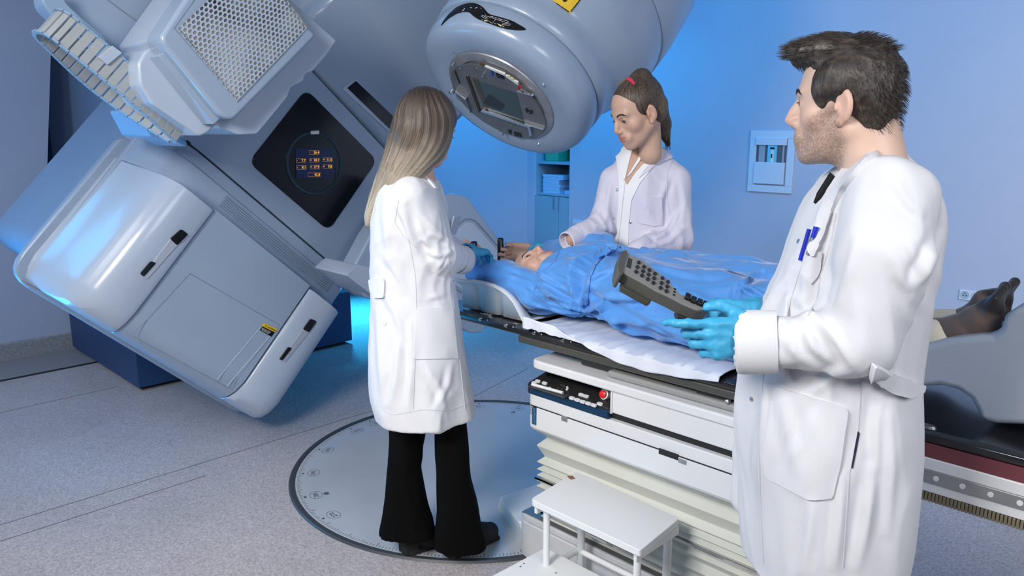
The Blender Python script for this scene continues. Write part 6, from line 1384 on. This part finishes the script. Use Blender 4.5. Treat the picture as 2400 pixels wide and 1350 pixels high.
# ---------------------------------------------------------------- patient lying on the couch
def patient():
    P = thing('person', 'patient in a blue gown lying on the couch, arms raised to black grip poles', 'person', (2.15, 1.4, .92))
    M_gown = mat('blue_gown', (.085, .31, .74), .6, bump=.10, bscale=260, sheen=.3, crump=(9, 4.5, 11, .04))
    hf = frame(unit(cZ*.93-cR*.26-yv*.16), unit(yv+cZ*.10)); tip = pX(1262, 578, 2.13); hp = tip-hf[:, 1]*.119+hf[:, 2]*.020; HS = 1.0
    V, F, C = head_mesh(SK4, (.50, .22, .19), jaw=1.0, nose=1.1, open_=.0035, fem=True, neck=.05, neck_to=(0, .03, -.17))
    a = lambda x, y, z: np.array([x, y, z])
    f = Field((1.85, .35, .92), (2.5, 2.6, 1.2), .013)
    f.chain([a(2.15, 1.93, 1.03), a(2.15, 1.75, 1.05), a(2.15, 1.45, 1.05), a(2.1, 1.0, 1.05)], [.05, .10, .10, .08], .04)
    v2, f2 = f.mesh()
    # far hand around pole 2 (palm to the camera) and near hand around pole 1
    y_ = unit(-cR*.97-cF0*.05+cZ*.05); z_ = unit(cF0); x_ = np.cross(y_, z_); z_ = np.cross(x_, y_); x_ = -x_ if x_[2] > 0 else x_; M = np.stack([x_, y_, z_], 1)
    Dp = POLE2@cF0; o = pd(1243, 590, Dp+.030)
    V3, F3, _ = hand_mesh(M, o, .95, [(22, 62, 60), (20, 66, 60), (22, 66, 60), (26, 62, 60)], thumb=((.040, .030, -.02), (.055, .050, -.038), (.055, .070, -.055)), wrist_len=.07)
    if np.linalg.det(M) < 0: F3 = F3[:, ::-1]
    y_ = unit(-cR*.72+cZ*.55); z_ = unit(-cF0*.6+cZ*.8); x_ = np.cross(y_, z_); z_ = np.cross(x_, y_); M = np.stack([x_, y_, z_], 1); Dq = POLE1@cF0
    V4, F4, _ = hand_mesh(M, pd(1134, 606, Dq+.03), .84, [(25, 55, 50)]*4, wrist_len=.06)
    sk = lambda v: np.tile(SK4, (len(v), 1))*(1+.05*wn(v, (60, 60, 60), 4))[:, None]
    Vb, Fb, Cb = join([(place(V, hf, hp, HS), F, C), (v2, f2, sk(v2)), (V3, F3, sk(V3)), (V4, F4, sk(V4))])
    org('body', Vb, Fb, M_skin, P, np.clip(Cb, 0, 1))
    face_parts(P, V, F, hf, hp, HS, mat('brow_brown', (.05, .03, .02), .7), gaze=0)
    # gown: long dome along the couch with the raised near sleeve
    ex, ez = np.array([1., 0, 0]), np.array([0, 0, 1.])
    S = []
    # (Y, near X at mid height, far X, bottom z, top z)
    for (y, xn, xf, zb, zt) in ((.86, 1.93, 2.42, .915, 1.16), (.95, 1.915, 2.43, .915, 1.175), (1.05, 1.915, 2.43, .918, 1.178), (1.2, 1.915, 2.425, .922, 1.180), (1.35, 1.925, 2.42, .925, 1.182), (1.48, 1.94, 2.41, .93, 1.182), (1.58, 1.955, 2.40, .94, 1.170), (1.66, 1.965, 2.39, .945, 1.162), (1.75, 1.955, 2.40, .945, 1.178), (1.84, 1.965, 2.40, .95, 1.16), (1.90, 2.0, 2.37, .955, 1.10), (1.94, 2.05, 2.32, .96, 1.04)):
        S.append((y, (xn+xf)/2, (zb+zt)/2, (xf-xn)/2, (zt-zb)/2))
    f = Field((1.85, .30, .905), (2.55, 2.62, 1.24), .0056)
    f.stack(S, ex, ez, .02, 2.5, axis=1)
    # gown over the shins
    f.chain([a(2.06, .95, 1.05), a(2.06, .70, 1.07)], [.11, .07], .05).chain([a(2.23, .95, 1.06), a(2.23, .70, 1.08)], [.11, .07], .05)
    # near sleeve
    e0, e1, e2, e3 = pX(1335, 680, 2.03), pX(1258, 688, 2.0), pX(1185, 652, 2.02), pX(1125, 634, 2.06)
    f.chain([e0, e1, e2, e3], [.080, .068, .060, .054], .03).chain([e3, pX(1128, 618, 2.14)], [.055, .045], .03)
    # far sleeve
    f.chain([pX(1400, 590, 2.30), pX(1340, 588, 2.36), pX(1290, 588, 2.42)], [.075, .06, .042], .03)
    # hollow for the face and neck
    Mh = hf.T; f.ell(place(np.array([[0, .050, -.0]]), hf, hp, 1)[0], (.080, .125, .112), .012, Mh, sub=True)
    V, F = f.mesh(); V = relax(V, F, 2, .5); N_ = vnormals(V, F)
    # folds gathered at the waist tie (Y about 1.66), swept towards hem and feet
    w0 = np.array([2.10, 1.64, 1.02]); q = V-w0; r = np.hypot(q[:, 1], q[:, 2]+.3*q[:, 0]*0)+1e-3
    side = q[:, 2]*1.0-np.abs(q[:, 0])*.0; ang = np.arctan2(side-.9*q[:, 0], np.abs(q[:, 1])+.05)
    near = np.exp(-np.abs(q[:, 1])/.26)
    fo = near*.017*ridge(np.clip(np.sin(ang*8.5+1.6*wn(V, (4, 4, 4), 2)), -1, 1))
    gl = .012*(1-near)*ridge(np.clip(wn(np.stack([V[:, 0]+.55*V[:, 1]*.35, V[:, 1]*.6, V[:, 2]-.22*V[:, 1]], 1), (13, 4.5, 15), 12, 5, .9), -1, 1))
    cru = .004*ridge(np.clip(wn(V, (26, 15, 30), 15, 5, 1.3), -1, 1))
    arm_ = np.clip((V[:, 1]-1.95)/.1, 0, 1); fo = fo*(1-arm_); gl = gl*(1-.6*arm_)
    V = V+N_*((fo+gl+cru)*np.clip((V[:, 2]-.915)/.02, 0, 1))[:, None]
    V = crease_lines(V, vnormals(V, F), [([(1262, 648), (1310, 672), (1362, 700)], 5, .010), ([(1268, 640), (1320, 660), (1366, 682)], 4, .007), ([(1258, 668), (1310, 700), (1366, 718)], 5, .011), ([(1245, 690), (1300, 728), (1374, 752)], 5, .009), ([(1235, 672), (1290, 712), (1366, 738)], 4, .008), ([(1290, 636), (1330, 648), (1368, 662)], 4, .007), ([(1320, 615), (1350, 628), (1376, 642)], 4, .006), ([(1325, 590), (1360, 600), (1388, 618)], 4, .005),
        ([(1385, 652), (1425, 634), (1465, 618)], 5, .008), ([(1382, 668), (1430, 694), (1480, 700), (1545, 684)], 9, .018), ([(1380, 695), (1425, 745), (1490, 792), (1600, 842)], 6, .013), ([(1388, 708), (1450, 762), (1560, 824), (1690, 862)], 7, .015), ([(1392, 730), (1430, 772), (1500, 812)], 5, .010), ([(1398, 688), (1480, 722), (1600, 790), (1735, 850)], 8, .012), ([(1405, 640), (1470, 646), (1560, 664)], 6, .006), ([(1600, 600), (1630, 622), (1665, 652)], 4, .006),
        ([(1740, 664), (1765, 645), (1790, 632)], 5, .012), ([(1738, 668), (1770, 684), (1800, 700)], 5, .012), ([(1735, 670), (1730, 710), (1720, 740)], 7, .010), ([(1790, 632), (1815, 650), (1830, 665)], 5, .008), ([(1520, 610), (1600, 640), (1700, 650)], 6, .006), ([(1450, 800), (1520, 812), (1600, 846)], 5, .007), ([(1640, 700), (1680, 740), (1740, 780)], 8, .008),
        ([(1155, 664), (1172, 646), (1205, 648), (1248, 664)], 4, .006), ([(1120, 600), (1165, 612), (1210, 632)], 6, .005), ([(1300, 598), (1330, 580), (1352, 570)], 4, .005), ([(1390, 600), (1420, 572), (1445, 566)], 4, .006), ([(1170, 680), (1200, 690), (1230, 700)], 4, .005)])
    tie = np.exp(-((V[:, 1]-1.63)/.02)**2)*np.clip((V[:, 2]-.93)/.05, 0, 1); V = V-N_*(tie*.006)[:, None]
    V = V+N_*elbow_folds(V, e2, .16, e3-e1, .003, 5, 38); V = relax(V, F, 1, .5)
    gw = org('gown', V, F, M_gown, P); b = bvh_of(V, F)
    tiep = [(1450, 575), (1432, 588), (1410, 600), (1392, 622), (1380, 650), (1374, 690), (1376, 725), (1388, 760)]
    L_ = [(x-4.5, y) for x, y in tiep]+[(x+4.5, y+2) for x, y in tiep[::-1]]
    spatch('waist_tie', b, L_, M_gown, gw, 2.6, 4, .003, .003)
    spatch('waist_tie_bow', b, [(1392, 606), (1404, 582), (1410, 590), (1432, 584), (1438, 592), (1412, 606), (1402, 612)], M_gown, gw, 2.6, 4, .014, .004)
    sline('gown_seam', b, [(1256, 646), (1262, 660), (1252, 680), (1250, 700)], M_gown, gw, 2.6, .002, .001)
    sline('neck_binding', b, [(1310, 588), (1300, 612), (1280, 630), (1258, 638)], M_gown, gw, 2.6, .003, .001)
    # hair
    T = lambda p: place(np.array([p]), hf, hp, HS)[0]; f = Field(hp-.24, hp+.24, .004)
    f.ell(T((0, -.022, .058)), (.083, .100, .088), .01, Mh).ell(T((0, -.055, .0)), (.08, .055, .08), .02, Mh)
    for s in (-1, 1): f.ell(T((s*.066, -.01, .02)), (.020, .05, .055), .015, Mh)
    f.ell(T((0, .145, .0)), (.125, .112, .088), .006, Mh, sub=True)
    V, F = f.mesh(); V = relax(V, F, 1, .4); L = (V-hp)@hf; N_ = vnormals(V, F); u = L[:, 0]+.25*L[:, 1]
    V = V+N_*(.0014*np.sin(u*700+3*np.sin(u*100)))[:, None]; C = hair_cols(V, u, (.04, .026, .016), (.20, .135, .08), 4.0, 1)
    org('hair', V, F, M_hair, P, C, strand=np.stack([u*420, L[:, 2]*7, L[:, 0]*2], 1))
    # wrist band
    mb = MB(); c = pd(1249, 588, Dp+.032); mb.lathe([(-.008, .034), (.008, .034), (.008, .031), (-.008, .031)], lambda x, y, z: tuple(c+cZ*x*.85+cF0*y*.7+cR*z), 30, True); mb.build('wrist_band', M_shirt, P)
    # cream trousers
    f = Field((1.95, .45, .90), (2.4, 1.0, 1.22), .008)
    n0, n1 = pX(2194, 788, 2.07), pX(2120, 806, 2.07); m0, m1 = pX(2232, 762, 2.215), pX(2120, 772, 2.215)
    f.chain([n0, n1, n1+(0, .25, .0)], [.046, .055, .06], .01).chain([m0, m1, m1+(0, .25, 0)], [.047, .052, .06], .01)
    V, F = f.mesh(); V = relax(V, F, 1); V = coat_folds(V, vnormals(V, F), 51, .003, (20, 12, 20)); org('trousers', V, F, mat('cream_cotton', (.78, .70, .55), .85), P)
    # feet in sheer black socks
    def foot(X, ank, heel, ball, toe, arch, nm):
        A, H_, B, T_, R_ = [pX(*q, X) for q in (ank, heel, ball, toe, arch)]; f = Field(np.minimum.reduce([A, H_, B, T_])-.09, np.maximum.reduce([A, H_, B, T_])+.09, .0036)
        leg = A+unit(A-H_)*.05+np.array([0, .03, .0]); f.chain([leg, A], [.028, .030], .01).cone(A, H_, .030, .026, .02).cone(A, R_, .028, .025, .02).cone(R_, B, .025, .022, .02).cone(H_, B, .022, .022, .025).ell((A+B+H_)/3, .028, .02)
        d = unit(T_-B); sx = np.array([1., 0, 0])
        for k, (o_, l_, r_) in enumerate(((.024, 1.0, .0125), (.007, .92, .0095), (-.006, .80, .009), (-.018, .68, .0085), (-.029, .55, .0082))):
            f.cone(B+sx*o_*.7*nm, B+sx*o_*1.0*nm+d*np.linalg.norm(T_-B)*l_, .014, r_, .010)
        V, F = f.mesh(); V = relax(V, F, 1, .4); t = np.clip(((V-B)@d+.012)/.012, 0, 1)[:, None]; thin = np.clip(.5+.5*wn(V, (40, 40, 40), 6), 0, 1)[:, None]
        C = np.array((.17, .115, .088))*(1-thin*.35)+np.array((.24, .16, .125))*thin*.3; C = C*(1-t)+np.array((.022, .015, .013))*t; V = V+vnormals(V, F)*(.0006*wn(V, (150, 150, 150), 8))[:, None]
        tag(org('sock', V, F, M_sock, P, C), 'sheer black sock with darker toe')
    foot(2.07, (2247, 771), (2312, 765), (2325, 722), (2350, 675), (2285, 745), 1)
    foot(2.22, (2264, 754), (2338, 748), (2345, 700), (2373, 664), (2310, 705), 1)
M_sock = mat('sheer_sock', (.1, .07, .05), .5, vcol='Col', sheen=.3)
patient()
